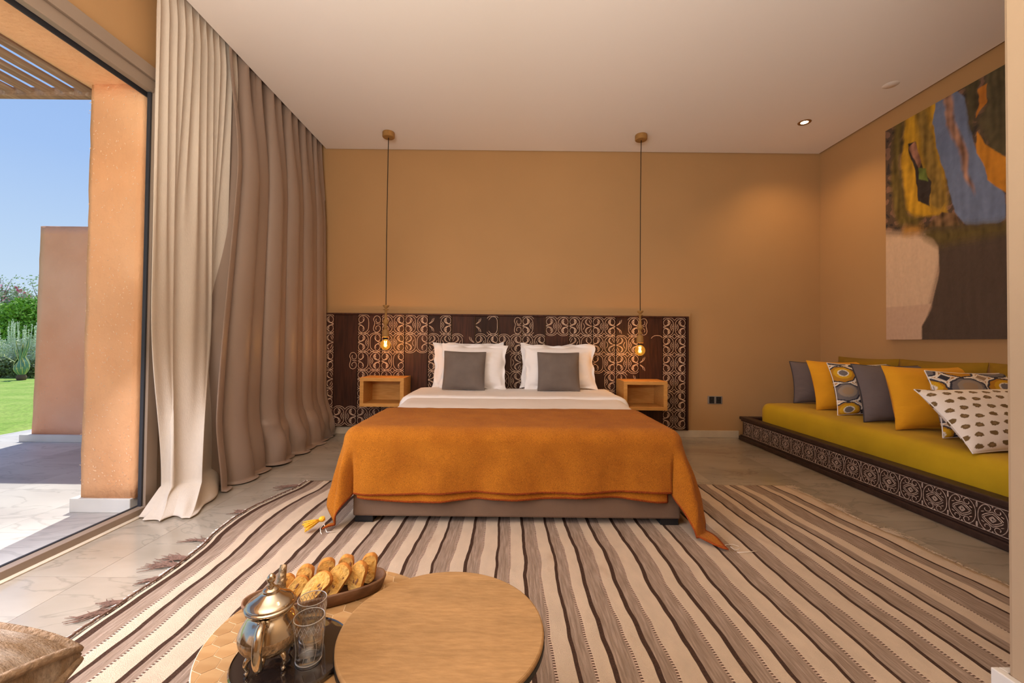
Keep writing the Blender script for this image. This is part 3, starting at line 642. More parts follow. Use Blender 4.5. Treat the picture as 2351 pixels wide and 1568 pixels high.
# ------------------------------------------------------------------ ceiling downlight and disc
e = empty('downlight', (2.671, 3.768, 3.0), label='small lit recessed downlight in the ceiling near the far right corner', cat='downlight')
MB().lathe([(.030, -.001), (.040, -.005), (.052, -.003), (.054, 0.0), (.030, 0.0)], n=32).build('trim_ring', MT['brassring'], e, smooth=True)
MB().lathe([(.0005, -.0015), (.030, -.0015), (.030, 0.0)], n=32).build('lens', MT['spotlens'], e)
sp = lamp('downlight_beam', 'SPOT', (2.671, 3.768, 2.985), 26, (1.0, 0.60, 0.26), spot_size=2.1, spot_blend=0.8, shadow_soft_size=0.03)
sp.rotation_euler = Vector((0.12, 0.16, -1)).to_track_quat('-Z', 'Y').to_euler()
for (x, y, pw) in ((2.55, 1.9, 20), (2.55, 2.8, 14), (0.05, 1.6, 10)):
    q = lamp('assumed_downlight', 'SPOT', (x, y, 2.99), pw, (1.0, 0.62, 0.28), spot_size=2.2, spot_blend=0.9, shadow_soft_size=0.05)  # unseen downlights without fittings, put in to light the room
e = empty('ceiling_disc', (2.944, 3.21, 3.0), label='flush cream disc on the ceiling above the sofa', cat='ceiling cover')
MB().lathe([(.0005, -.0004), (.0525, -.0004), (.053, 0.0)], n=32).build('cover', MT['ceiling'], e, smooth=True)

# ------------------------------------------------------------------ double socket
e = empty('wall_socket', (2.174, 4.40, 0.392), label='double power socket on the wall between headboard and sofa', cat='socket')
MB().box(-.077, .077, -.010, 0, -.041, .041).build('plate', MT['socket'], e, bevel=.004)
for s in (-1, 1):
    o = MB().box(s * .036 - .026, s * .036 + .026, -.013, -.009, -.034, .034).build('outlet', MT['black'], e, bevel=.002)
    MB().lathe([(.019, 0), (.021, .001), (.023, 0)], n=24).build('rim', MT['gasket'], o).rotation_euler = (PI / 2, 0, 0)
    o.children[0].location = (s * .036, -.0133, 0)
    MB().lathe([(.0005, .003), (.0024, .002), (.0024, 0)], n=10).build('earth_pin', MT['brassring'], o).location = (s * .036, -.0133, .010); o.children[1].rotation_euler = (PI / 2, 0, 0)

# ------------------------------------------------------------------ bed
bed = empty('bed', (0.055, 3.24, 0), label='low double bed with taupe upholstered base and white bedding', cat='bed')
BX = 0.055
def bl(p): return (p[0] - BX, p[1] - 3.24, p[2])
MB().box(-.873, .873, 2.235 - 3.24, 4.30 - 3.24, .042, .27).build('base', MT['bedbase'], bed, bevel=.012)
for sx_ in (-1, 1):
    for yy in (2.29, 4.18): MB().box(sx_ * .815 - .048, sx_ * .815 + .048, yy - .045 - 3.24, yy + .045 - 3.24, .009, .042).build('leg', MT['black'], bed, bevel=.002)
def rbox(hw, y0, y1, z0, z1, r, nu=40, nv=50, wx=0.0, head=0.0, amp=0.0):
    """rounded soft slab; returns grid over the top and down the sides"""
    P = []
    L = hw - r; q = r * PI / 2; side = z1 - z0 - r; tot = L + q + side
    for i in range(nu + 1):
        a = lerp(-tot, tot, i / nu); s = math.copysign(1, a); a = abs(a)
        if a < L: x, z = a, z1
        elif a < L + q: t = (a - L) / r; x, z = L + r * math.sin(t), z1 - r + r * math.cos(t)
        else: x, z = hw, z1 - r - (a - L - q)
        row = []
        for j in range(nv + 1):
            v = j / nv; y = lerp(y0, y1, v)
            ez = 0.0; d = min(y - y0, y1 - y)
            if d < r: ez = r - math.sqrt(max(0, r * r - (r - d) ** 2))
            w = 1 + head * sm(2.7, 3.8, y)
            zz = z - ez * (1 if z > z0 + .02 else 0) + amp * nz(x * s * 4, y * 4)
            row.append(bl((BX + s * x * w, y, max(zz, z0))))
        P.append(row)
    return P
MB().grid(rbox(.86, 2.27, 4.29, .262, .46, .05)).build('mattress', MT['sheet'], bed, smooth=True)
o = MB().grid(rbox(.885, 2.285, 4.27, .255, .500, .085, nu=70, nv=80, head=0.075, amp=0.006)).build('duvet', MT['sheet'], bed, smooth=True)
o = MB().grid(rbox(.945, 3.50, 4.24, .36, .517, .075, nu=60, nv=30, head=0.03, amp=0.006)).build('folded_sheet', MT['pillow'], bed, smooth=True)

def pillow_grid(w, h, t, n=26, pinch=0.05, flange=0.0, seed=0, wr=0.0, k=2.6):
    """two skins of a cushion in its own plane: x width, z height (from 0), y thickness"""
    sk = []
    for side in (-1, 1):
        P = []
        for i in range(n + 1):
            u = -1 + 2 * i / n; row = []
            for j in range(n + 1):
                v = -1 + 2 * j / n
                px_ = w / 2 * u * (1 - pinch * (1 - v * v) * abs(u) ** 3); pz = h / 2 * v * (1 - pinch * (1 - u * u) * abs(v) ** 3)
                iu, iv = abs(u), abs(v)
                if flange: iu, iv = min(1, iu / (1 - flange)), min(1, iv / (1 - flange * w / h))
                th = t / 2 * ((1 - iu ** k) * (1 - iv ** k)) ** 0.55
                th += wr * (nz(u * 2.3 + seed, v * 2.3) + .5 * nz(u * 6 + seed, v * 6)) * (1 - max(iu, iv) ** 6)
                yy = side * max(th, 0.003)
                if flange: fw = max(0, max(abs(u) - (1 - flange), abs(v) - (1 - flange * w / h))); yy += 0.22 * fw * math.sin(u * 9 + v * 7 + seed)
                if flange: px_ += 0.02 * nz(v * 3 + seed, 3.3) * (abs(u) > .9); pz += 0.014 * nz(u * 3 + seed, 7.7) * (abs(v) > .9)
                row.append((px_, yy, h / 2 + pz))
            P.append(row)
        sk.append(P)
    return sk
def cushion(name, m, w, h, t, loc, rot, label, cat, group, parent=None, n=26, pinch=0.05, flange=0.0, seed=0, wr=0.006, colfn=None, pipe=None, k=2.6, partname='cover'):
    e = empty(name, loc, label=label, cat=cat, group=group); e.rotation_euler = rot
    sk = pillow_grid(w, h, t, n, pinch, flange, seed, wr, k)
    b = MB().grid(sk[0], flip=True).grid(sk[1])
    o = b.build(partname, m, e, smooth=True)
    bm = bmesh.new(); bm.from_mesh(o.data); bmesh.ops.remove_doubles(bm, verts=bm.verts, dist=0.0062 if not flange else 0.0061) if False else None; bm.free()
    if colfn:
        nvt = len(o.data.vertices); a = o.data.color_attributes.new('Col', 'FLOAT_COLOR', 'POINT')
        u = np.repeat(np.linspace(-1, 1, n + 1), n + 1); v = np.tile(np.linspace(-1, 1, n + 1), n + 1)
        c = colfn(u, v); c = np.concatenate([c, c]); a.data.foreach_set('color', np.c_[c, np.ones(len(c))].astype(np.float32).ravel())
    # rim closing the two skins
    rim = [sk[0][i][0] for i in range(n + 1)] + [sk[0][n][j] for j in range(1, n + 1)] + [sk[0][i][n] for i in range(n - 1, -1, -1)] + [sk[0][0][j] for j in range(n - 1, 0, -1)]
    rim = [(p[0], 0 if not flange else (p[1] + 0.003), p[2]) for p in rim]
    MB().tube(rim, 0.0045 if pipe else 0.0034, 6, closed=True).build('piping' if pipe else 'seam', pipe or (MT['pillow'] if colfn else m), e, smooth=True)
    return e
G1 = 'white oxford pillows at the headboard'
cushion('bed_pillow', MT['pillow'], .72, .46, .15, (-.405, 4.215, .512), (-.16, 0, 0.02), 'white pillow at the back of the left pair on the bed', 'pillow', G1, flange=.075, pinch=.075, seed=1, wr=.010, n=44)
cushion('bed_pillow', MT['pillow'], .66, .445, .16, (-.345, 4.10, .515), (-.20, 0.012, -0.02), 'white pillow leaning in front in the left pair, behind the grey cushion', 'pillow', G1, flange=.075, pinch=.075, seed=4, wr=.012, n=44)
cushion('bed_pillow', MT['pillow'], .70, .455, .15, (.47, 4.215, .512), (-.16, 0, 0.0), 'white pillow at the back of the right pair on the bed', 'pillow', G1, flange=.075, pinch=.075, seed=7, wr=.010, n=44)
cushion('bed_pillow', MT['pillow'], .72, .45, .17, (.515, 4.10, .515), (-.20, -0.01, 0.03), 'white pillow leaning in front in the right pair, behind the taupe cushion', 'pillow', G1, flange=.075, pinch=.075, seed=10, wr=.013, n=44)
G2 = 'square velvet cushions on the bed'
cushion('velvet_cushion', MT['greyv'], .40, .37, .12, (-.420, 3.95, .520), (-.22, 0.02, 0.0), 'square grey velvet cushion on the left side of the bed', 'cushion', G2, pinch=.04, wr=.004, seed=3)
cushion('velvet_cushion', MT['greyv'], .40, .37, .12, (.482, 3.95, .520), (-.22, 0.0, 0.0), 'square grey velvet cushion on the right side of the bed', 'cushion', G2, pinch=.04, wr=.004, seed=6)

# orange throw draped over the foot of the bed
def throw_pt(a, d, inset=0.0):
    """a: distance along the bed's width, d: distance from the back edge toward the foot (cloth lengths)"""
    xl, xr, yf, zt, R = -.805 + inset, .868 - inset, 2.285 + inset, .513 - inset, .075
    yb = 2.90 + 0.012 * math.sin(a * 4)
    y0 = yb - d
    s = 0.0; sg = 0
    if a < xl: s, sg = xl - a, -1
    elif a > xr: s, sg = a - xr, 1
    f = max(0.0, yf - y0); r = (s ** 1.6 + f ** 1.6) ** 0.625
    cxp = min(max(a, xl), xr); cyp = max(y0, yf)
    if r < 1e-6: return (a, y0, zt + .004 * nz(a * 3, y0 * 3) - 0.02 * sm(2.2, 2.4, 2.2))
    ph_ = math.atan2(f, max(s, 1e-9)); ph_ += (0.42 if sg > 0 else 0.30) * math.sin(2 * ph_) * sm(.25, .6, r) if s > 0 else 0; dx, dy = (sg * math.cos(ph_), -math.sin(ph_)) if s > 0 else (0.0, -1.0)
    phi = math.atan2(f, s) if s > 0 else PI / 2
    corner = math.sin(2 * phi) if s > 0 else 0.0
    fl_ = 0.03 + 0.02 * (math.sin(a * 9.0) * 0.5 + 0.5) if s <= 0 else lerp(0.20 if sg > 0 else 0.16, 0.04, sm(0, PI / 2, phi))
    fl_ += corner ** 1.5 * (0.22 if sg > 0 else 0.08)
    q = R * PI / 2
    if r < q: hz, dr_ = R * math.sin(r / R), R * (1 - math.cos(r / R))
    else:
        e_ = r - q; fl_ = min(fl_, .8); hz, dr_ = R + fl_ * e_, R + e_ * math.sqrt(1 - fl_ * fl_)
        env = sm(0, .2, e_)
        hz += env * (0.010 * math.sin(a * 17 + 1.3) * (s <= 0) + 0.020 * nz(a * 3, y0 * 4 + a * 2, 2) + 0.009 * nz(a * 10, y0 * 3, 6) + (0.022 * math.sin(phi * 7.0 + 0.8) * (s > 0)) + 0.016 * math.sin(y0 * 13) * (s > 0) * (f <= 0))
    z = zt - dr_; 
    if z < 0.022: hz += (0.022 - z); z = 0.022 + 0.006 * (1 + math.sin(r * 40 + phi * 5))
    return (cxp + dx * hz, cyp + dy * hz, z)
def throw_mesh(a0, a1, d0, d1f, na, nd, name, par, inset=0, hemw=.012, hems=True):
    P = []
    for i in range(na + 1):
        row = []
        for j in range(nd + 1):
            a = lerp(a0, a1, i / na); d = lerp(d0, d1f(a), j / nd); p = throw_pt(a, d, inset); row.append((p[0] - BX, p[1] - 2.5, p[2] + .004 * nz(a * 14, d * 14, 5) * .5))
        P.append(row)
    b = MB().grid(P, flip=True)
    if hems:
        for i in range(na):
            for j in range(nd):
                if j >= nd - 1 or i >= na - 1: b.m[i * nd + j] = 1
    return b.build(name, [MT['throw'], MT['hem']], par, smooth=True, solid=.007)
th = empty('orange_throw', (BX, 2.5, 0), label='burnt orange wool throw draped over the foot of the bed', cat='throw')
throw_mesh(-1.24, 1.345, 0, lambda a: .990 + 0.010 * math.sin(a * 6), 200, 96, 'blanket', th)
throw_mesh(-.80, .86, .80, lambda a: 1.002 + 0.006 * math.sin(a * 9), 90, 22, 'under_layer', th, inset=.012)
def tassel(loc, rot, sz, label=None):
    b = MB(); b.lathe([(.0005, .0), (.010, .002), (.013, .012), (.010, .022), (.006, .026)], n=12); rs = random.Random(sz * 100)
    for k in range(46):
        a = rs.uniform(0, 2 * PI); r = rs.uniform(.2, 1) ; l = rs.uniform(.05, .068)
        b.tube([(.004 * math.cos(a), .004 * math.sin(a), .024), (.016 * r * math.cos(a), .016 * r * math.sin(a), .024 + l * .5), (.026 * r * math.cos(a), .026 * r * math.sin(a), .024 + l)], [.0022, .0024, .0018], 4)
    o = b.build('tassel', MT['tassel'], th, smooth=True); o.location = (loc[0] - BX, loc[1] - 2.5, loc[2]); o.rotation_euler = rot; o.scale = (sz, sz, sz); return o
tassel((-.935, 2.17, .06), (0.5, -1.75, 0.2), 1.15); tassel((-.905, 2.50, .262), (PI, .15, 0), .8); tassel((-.915, 2.45, .215), (PI, .05, 0.5), .85)
b = MB(); b.tube([(-.93, 2.16, .04), (-.945, 2.14, .02), (-.93, 2.11, .013), (-.915, 2.09, .013)], .002, 5); b.tube([(-.93, 2.15, .035), (-.90, 2.11, .014), (-.86, 2.12, .013)], .002, 5)
b.tube([(1.06, 1.99, .02), (1.07, 1.97, .014), (1.10, 1.985, .013), (1.07, 1.95, .013), (1.12, 1.955, .013), (1.17, 1.965, .013)], .0016, 5)
b.tube([(1.04, 2.00, .02), (1.05, 2.02, .014), (1.09, 2.03, .013), (1.11, 2.01, .013)], .0016, 5)
b.v = [(x - BX, y - 2.5, z) for x, y, z in b.v]; b.build('loose_threads', MT['thread'], th, smooth=True)['kind'] = 'stuff'

# ------------------------------------------------------------------ rug
D = [(-1.373, -1.347), (-1.234, -1.217), (-1.091, -1.074), (-.961, -.942), (-.839, -.816), (-.694, -.681), (-.563, -.546), (-.435, -.420), (-.313, -.301), (-.177, -.162), (-.045, -.033), (.076, .091), (.206, .219), (.313, .329),
     (.439, .456), (.572, .589), (.704, .721), (.835, .850), (.995, 1.008), (1.143, 1.156), (1.306, 1.320), (1.432, 1.446), (1.578, 1.590)]
O_ = [-1.280, -1.166, -1.042, -.890, -.760, -.629, -.497, -.371, -.237, -.113, .016, .147, .263, .391, .499, .650, .786, .921, 1.073, 1.227, 1.380, 1.525]
bands = []; x = -1.386
for i, (a, b2) in enumerate(D):
    bands.append((x, a, 'c')); bands.append((a, b2, 'd'))
    if i < len(O_): bands.append((b2, O_[i] - .004, 't')); bands.append((O_[i] - .004, O_[i] + .004, 'o')); x = O_[i] + .004
    else: bands.append((b2, 1.635, 't')); x = 1.635
bands += [(x, 1.694, 'c'), (1.694, 1.698, 'o'), (1.698, 1.805, 't'), (1.805, 1.816, 'd'), (1.816, 1.866, 'c'), (1.866, 1.921, 't'), (1.921, 1.933, 'd'), (1.933, 2.03, 'c')]
xs = [bands[0][0]]; ms = []
MI = {'c': 0, 'd': 1, 't': 2, 'o': 3}
for a, b2, k in bands:
    nn_ = max(1, int((b2 - a) / .03))
    for q in range(1, nn_ + 1): xs.append(lerp(a, b2, q / nn_)); ms.append(MI[k])
ny = 120; RY0, RY1 = 1.203, 2.895
def rug_pt(x, y):
    w = 0.012 * nz(x * 1.1 + 5, y * 3.2) + 0.0055 * nz(x * 4 + 1, y * 9) + 0.002 * nz(x * 12, y * 22)
    # the right edge runs out toward the camera, the left one bows
    k = sm(1.2, 2.03, x); xx = x + w + k * (0.075 * (1.757 - y) / 0.9 * -1 * -1 if y < 1.757 else -0.105 * (y - 1.757) / 1.1)
    kl = sm(-.9, -1.4, x); xx += kl * (-0.075 * math.exp(-((y - 2.30) / .28) ** 2) + 0.03 * sm(2.5, 2.9, y))
    t = (y - RY0) / (RY1 - RY0); yy = y + (0.012 * nz(x * 2.0, 9) if t > .98 or t < .02 else 0)
    z = 0.0055 + 0.0045 * max(0, nz(x * 2.2, y * 3.0, 3)) * (0 if (-.95 < x < 1.0 and y > 2.1) else 1)
    if x > 1.2: z += .006 * max(0, nz(x * 4.5, y * 5, 7)) * (1 if y < 2.7 else 0)
    return (xx, yy, z)
P = [[rug_pt(x, lerp(RY0 - .15 * sm(1.31, 1.22, x), RY1, j / ny)) for j in range(ny + 1)] for x in xs]
b = MB().grid(P, flip=True); b.m = [ms[i] for i in range(len(xs) - 1) for j in range(ny)]
rug = empty('striped_rug', (0, 2.0, 0), label='cream, taupe and brown striped flatweave rug under the foot of the bed', cat='rug')
b.v = [(x, y - 2.0, z) for x, y, z in b.v]
b.build('weave', [MT['rugcream'], MT['rugdark'], MT['rugtaupe'], MT['rugdash']], rug, smooth=True, solid=.004)
# fringes
rs = random.Random(3); fb = MB(); fd = MB(); fw = MB()
def strand(bb, x, y, ang, l, r=.0013, curl_=1.0):
    pts = []; a = ang
    for k in range(5):
        pts.append((x, y - 2.0, .006 + .004 * (k in (1, 2)))); x += math.cos(a) * l / 4; y += math.sin(a) * l / 4; a += rs.uniform(-.5, .5) * curl_
    bb.tube(pts, [r, r, r, r * .8, r * .4], 4)
for k in range(620):
    y = rs.uniform(RY0, RY1); p = rug_pt(2.03, y); strand(fb, p[0] - .004, y, rs.uniform(-.9, .9), rs.uniform(.010, .035))
for c_ in (2.87, 2.55, 2.50, 2.22, 2.17, 1.6):
    for k in range(18): p = rug_pt(2.03, c_); strand(fb, p[0] - .004, c_ + rs.uniform(-.02, .02), rs.uniform(-.7, .7), rs.uniform(.04, .09))
for k in range(520):
    y = rs.uniform(RY0, RY1); p = rug_pt(-1.40, y); strand(fw, p[0] + .004, y, PI + rs.uniform(-.7, .7), rs.uniform(.010, .030))
for c_, n_, l_ in ((2.80, 16, .16), (2.36, 12, .09), (2.02, 10, .14), (1.86, 26, .13), (1.80, 22, .16), (1.70, 12, .08), (1.55, 16, .10), (1.50, 10, .13), (1.35, 8, .08)):
    base_a = PI + rs.uniform(-.3, .5)
    for k in range(n_): p = rug_pt(-1.40, c_); strand(fd, p[0] + .006, c_ + rs.uniform(-.012, .012), base_a + rs.uniform(-.25, .25), l_ * rs.uniform(.6, 1.1), .0022, .7)
# twisted brown binding cord along the left edge
pts = []
for j in range(160):
    y = lerp(RY0, 2.88, j / 159); p = rug_pt(-1.40, y); pts.append((p[0] - .001 + .0012 * math.sin(j * 2.1), y - 2.0, .010))
fd.tube(pts, .0045, 6)
fb.build('cream_fringe', MT['rugcream'], rug)['kind'] = 'stuff'; fw.build('pale_fringe', MT['thread'], rug)['kind'] = 'stuff'; fd.build('brown_tassel_fringe', MT['tasselb'], rug)['kind'] = 'stuff'

# ------------------------------------------------------------------ sofa
so = empty('low_sofa', (2.84, 2.85, 0), label='low built-in sofa: carved dark base and olive velvet mattress along the right wall', cat='sofa')
def sb(p): return (p[0] - 2.84, p[1] - 2.85, p[2])
SY0, SY1 = 1.24, 4.385
def sbox(nm, d, m, bev=.003, par=None): return MB().box(d[0] - 2.84, d[1] - 2.84, d[2] - 2.85, d[3] - 2.85, d[4], d[5]).build(nm, m, par or so, bevel=bev)
sbox('base_box', (2.412, 3.275, SY0, SY1 - .10, 0.0, .205), MT['dkwood'])
sbox('base_moulding', (2.385, 2.412, SY0, 4.33, 0.0, .040), MT['dkwood'], .008); sbox('base_moulding', (2.396, 2.412, SY0, 4.318, .040, .052), MT['dkwood'], .004)
sbox('top_moulding', (2.388, 2.475, SY0, 4.325, .208, .238), MT['dkwood'], .007); sbox('top_moulding', (2.400, 2.414, SY0, 4.312, .192, .208), MT['dkwood'], .004)
sbox('end_rail', (2.475, 3.27, 4.255, 4.325, .208, .238), MT['dkwood'], .007)
fr_ = sbox('carved_frieze', (2.4055, 2.412, SY0, 4.285, .052, .192), MT['dkwood'], 0)
def fribbon(b, pts, w, proud):
    N = len(pts); R = []
    for i, p in enumerate(pts):
        q0 = pts[max(i - 1, 0)]; q1 = pts[min(i + 1, N - 1)]; dx, dz = q1[0] - q0[0], q1[1] - q0[1]; l = math.hypot(dx, dz) or 1; nx, nzz = -dz / l, dx / l
        X0 = 2.4055 - 2.84
        R.append([(X0, p[0] - nx * w - 2.85, p[1] - nzz * w), (X0 - proud, p[0] - nx * w * .3 - 2.85, p[1] - nzz * w * .3), (X0 - proud, p[0] + nx * w * .3 - 2.85, p[1] + nzz * w * .3), (X0, p[0] + nx * w - 2.85, p[1] + nzz * w)])
    b.grid(R)
b = MB(); pitch = .1405; zc_, hh_ = .122, .066
def loc_line(yc, pts, mx, mz): return [(yc + mx * u * pitch / 2, zc_ + mz * v * hh_) for u, v in pts]
FR = [[(.92, 0), (.90, .30), (.80, .60), (.62, .84), (.42, .96), (.22, .90), (.12, .72), (.20, .54), (.38, .50), (.50, .60), (.46, .72)],
      [(.0, .86), (.04, .98)],
      [(.66, .05), (.50, .22), (.30, .36), (.0, .56)], [(.56, .0), (.40, .14), (.22, .27), (.0, .40)],
      [(.0, .22), (.22, 0)], [(.0, .12), (.12, 0)], [(.70, .34), (.52, .42)], [(.98, .55), (.96, .80), (1.0, 1.0)]]
for k in range(22):
    yc = 4.18 - k * pitch + .01
    if yc - pitch / 2 < SY0: break
    for s_ in FR:
        for mx in (-1, 1):
            for mz in (-1, 1): fribbon(b, loc_line(yc, smooth_line(s_, 2) if len(s_) > 2 else s_, mx, mz), .0019, .0014)
for zz in (.057, .189): fribbon(b, [(SY0 + .01 + (4.27 - SY0) * i / 40, zz) for i in range(41)], .0018, .0014)
b.build('carving', MT['carve2'], fr_)
# mattress
P = []; X0, X1, Y0, Y1, Z0_, Z1_, r = 2.478, 3.272, 1.26, 4.115, .206, .412, .06
prof = [(X0, Z0_), (X0 - .004, Z0_ + .05), (X0 - .004, Z1_ - r)] + [(X0 + r * (1 - math.cos(t)), Z1_ - r + r * math.sin(t)) for t in (.2, .45, .7, .95, 1.2, 1.45)] + [(X0 + .14, Z1_ + .003), (X0 + .3, Z1_ + .004), (X1 - .15, Z1_), (X1, Z1_ - .01)]
ny2 = 70
for i in range(ny2 + 1):
    y = lerp(Y0, Y1, i / ny2); d = min(y - Y0, Y1 - y); row = []
    for (x, z) in prof:
        sh = 0.0
        if d < r: sh = r - math.sqrt(max(0, r * r - (r - d) ** 2))
        sag = -.008 * math.exp(-((y - 2.4) / .5) ** 2) + .004 * nz(x * 3, y * 2.5)
        row.append(sb((x + sh * .5 * (x < X0 + .1), y, max(Z0_, z - sh * (z > Z0_ + .1) + (sag if z > .3 else 0)))))
    P.append(row)
b = MB().grid(P, flip=True); n = len(prof)
b.f.append(tuple((ny2) * n + k for k in range(n))); b.m.append(0); b.f.append(tuple(reversed(range(n)))); b.m.append(0)
b.build('mattress', MT['velvet'], so, smooth=True)

# printed covers
def hexc(*c): return np.array(c)
def circles(u, v):
    s = 2.9; U = (u * .5 + .5) * s + .18; V = (v * .5 + .5) * s + .30
    iu, iv = np.floor(U), np.floor(V); fu, fv = U - iu - .5, V - iv - .5
    d = np.sqrt((fu * 1.0) ** 2 + (fv * 1.0) ** 2) / .5; d = d + .03 * np.sin(np.arctan2(fv, fu) * 9 + iu)
    d2 = np.sqrt((fu - .04) ** 2 + (fv - .06) ** 2) / .5
    par = ((iu + iv) % 2)[:, None]
    white, blk, brn = np.array((.80, .70, .58)), np.array((.035, .033, .045)), np.array((.42, .18, .02))
    gr, gl, mu, mu2, tan = np.array((.17, .145, .14)), np.array((.30, .23, .17)), np.array((.62, .34, .015)), np.array((.45, .20, .015)), np.array((.33, .22, .13))
    c = np.where((d < 2)[:, None], brn, brn)
    c = np.where((d < 1.10)[:, None], white, c); c = np.where((d < .99)[:, None], blk, c)
    c = np.where((d < .87)[:, None], par * gr + (1 - par) * mu2, c)
    c = np.where((d2 < .64)[:, None], par * gl + (1 - par) * mu, c)
    c = np.where((d2 < .40)[:, None], par * tan + (1 - par) * white, c); c = np.where((d2 < .32)[:, None], par * tan + (1 - par) * gr, c)
    gu, gv = U - np.round(U), V - np.round(V); l1 = np.abs(gu) + np.abs(gv); pd = ((np.round(U) + np.round(V)) % 2)[:, None]
    c = np.where((l1 < .21)[:, None], white, c); c = np.where((l1 < .165)[:, None], pd * tan + (1 - pd) * blk, c)
    return c
def dots(u, v):
    s = 8.0; U = (u * .5 + .5) * s * 1.15; V = (v * .5 + .5) * s * .95
    U = U + .5 * (np.floor(V) % 2); iu, iv = np.floor(U), np.floor(V); hx = np.sin(iu * 12.9 + iv * 78.2) * 43758.5; hx = hx - np.floor(hx)
    fu, fv = U - iu - .5 + .12 * (hx - .5), V - iv - .5 + .1 * np.sin(hx * 40)
    a = np.arctan2(fv, fu); d = np.sqrt((fu / .30) ** 2 + (fv / .235) ** 2) + .08 * np.sin(a * 3 + hx * 9) + .05 * np.sin(a * 7 + hx * 20)
    core = np.sqrt((fu / .30) ** 2 + (fv / .235) ** 2)
    w = np.array((.82, .74, .66)); br = np.array((.17, .105, .04)); br2 = np.array((.25, .16, .075))
    c = np.where((d < 1)[:, None], br, w); c = np.where((core < .45)[:, None] & ((hx > .4)[:, None]), br2, c); return c
G3 = 'square scatter cushions in a row on the sofa'
ZS = .418
def sc(m, x, y, w, h, lean, rz, label, name='scatter_cushion', **kw):
    # x,y = middle of the bottom edge; cushion faces -Y, leans back
    kw.setdefault('t', .17); kw.setdefault('pinch', .085)
    t = kw.pop('t')
    return cushion(name, m, w, h, t, (x, y, kw.pop('z', ZS)), (-lean, kw.pop('tilt', 0), rz), label, 'cushion', G3, **kw)
sc(MT['greyc'], 3.01, 4.02, .50, .405, .18, -0.10, 'slate grey cushion at the far end of the sofa, nearest the back wall', pipe=MT['greyp'], seed=21)
sc(MT['mustard'], 2.955, 3.62, .56, .44, .30, -0.03, 'mustard cushion farther from the camera, behind the first patterned one', seed=22)
sc(MT['print'], 2.93, 3.35, .57, .43, .28, -0.03, 'circle-patterned cushion in the middle of the sofa, farther from the camera', seed=23, n=120, colfn=circles, wr=.004)
sc(MT['greyc'], 2.915, 3.07, .60, .435, .28, -0.02, 'slate grey cushion with dark piping between patterned and mustard ones', pipe=MT['greyp'], seed=24)
sc(MT['mustard'], 2.90, 2.80, .60, .435, .26, -0.02, 'mustard cushion nearer the camera, behind the second patterned one', seed=25)
sc(MT['print'], 2.96, 2.55, .60, .42, .28, -0.04, 'circle-patterned cushion nearer the camera, behind the dotted one', seed=26, n=120, colfn=lambda u, v: circles(u + .35, v + .1), wr=.004)
sc(MT['print'], 2.83, 2.25, .70, .43, .78, 0.04, 'white cushion with brown dots, nearest the camera on the sofa', seed=27, n=150, colfn=dots, wr=.004, t=.15, z=.415, tilt=-.02)
G4 = 'dark mustard back cushions against the right wall'
for k, (y, lab) in enumerate(((3.70, 'dark mustard back cushion farthest from the camera, against the right wall'), (3.07, 'dark mustard back cushion in the middle, against the right wall'), (2.44, 'dark mustard back cushion nearest the camera, against the right wall'))):
    cushion('back_cushion', MT['olive'], .62, .455, .16, (3.115, y, ZS), (-.12, 0, -PI / 2), lab, 'cushion', G4, seed=30 + k, wr=.006)

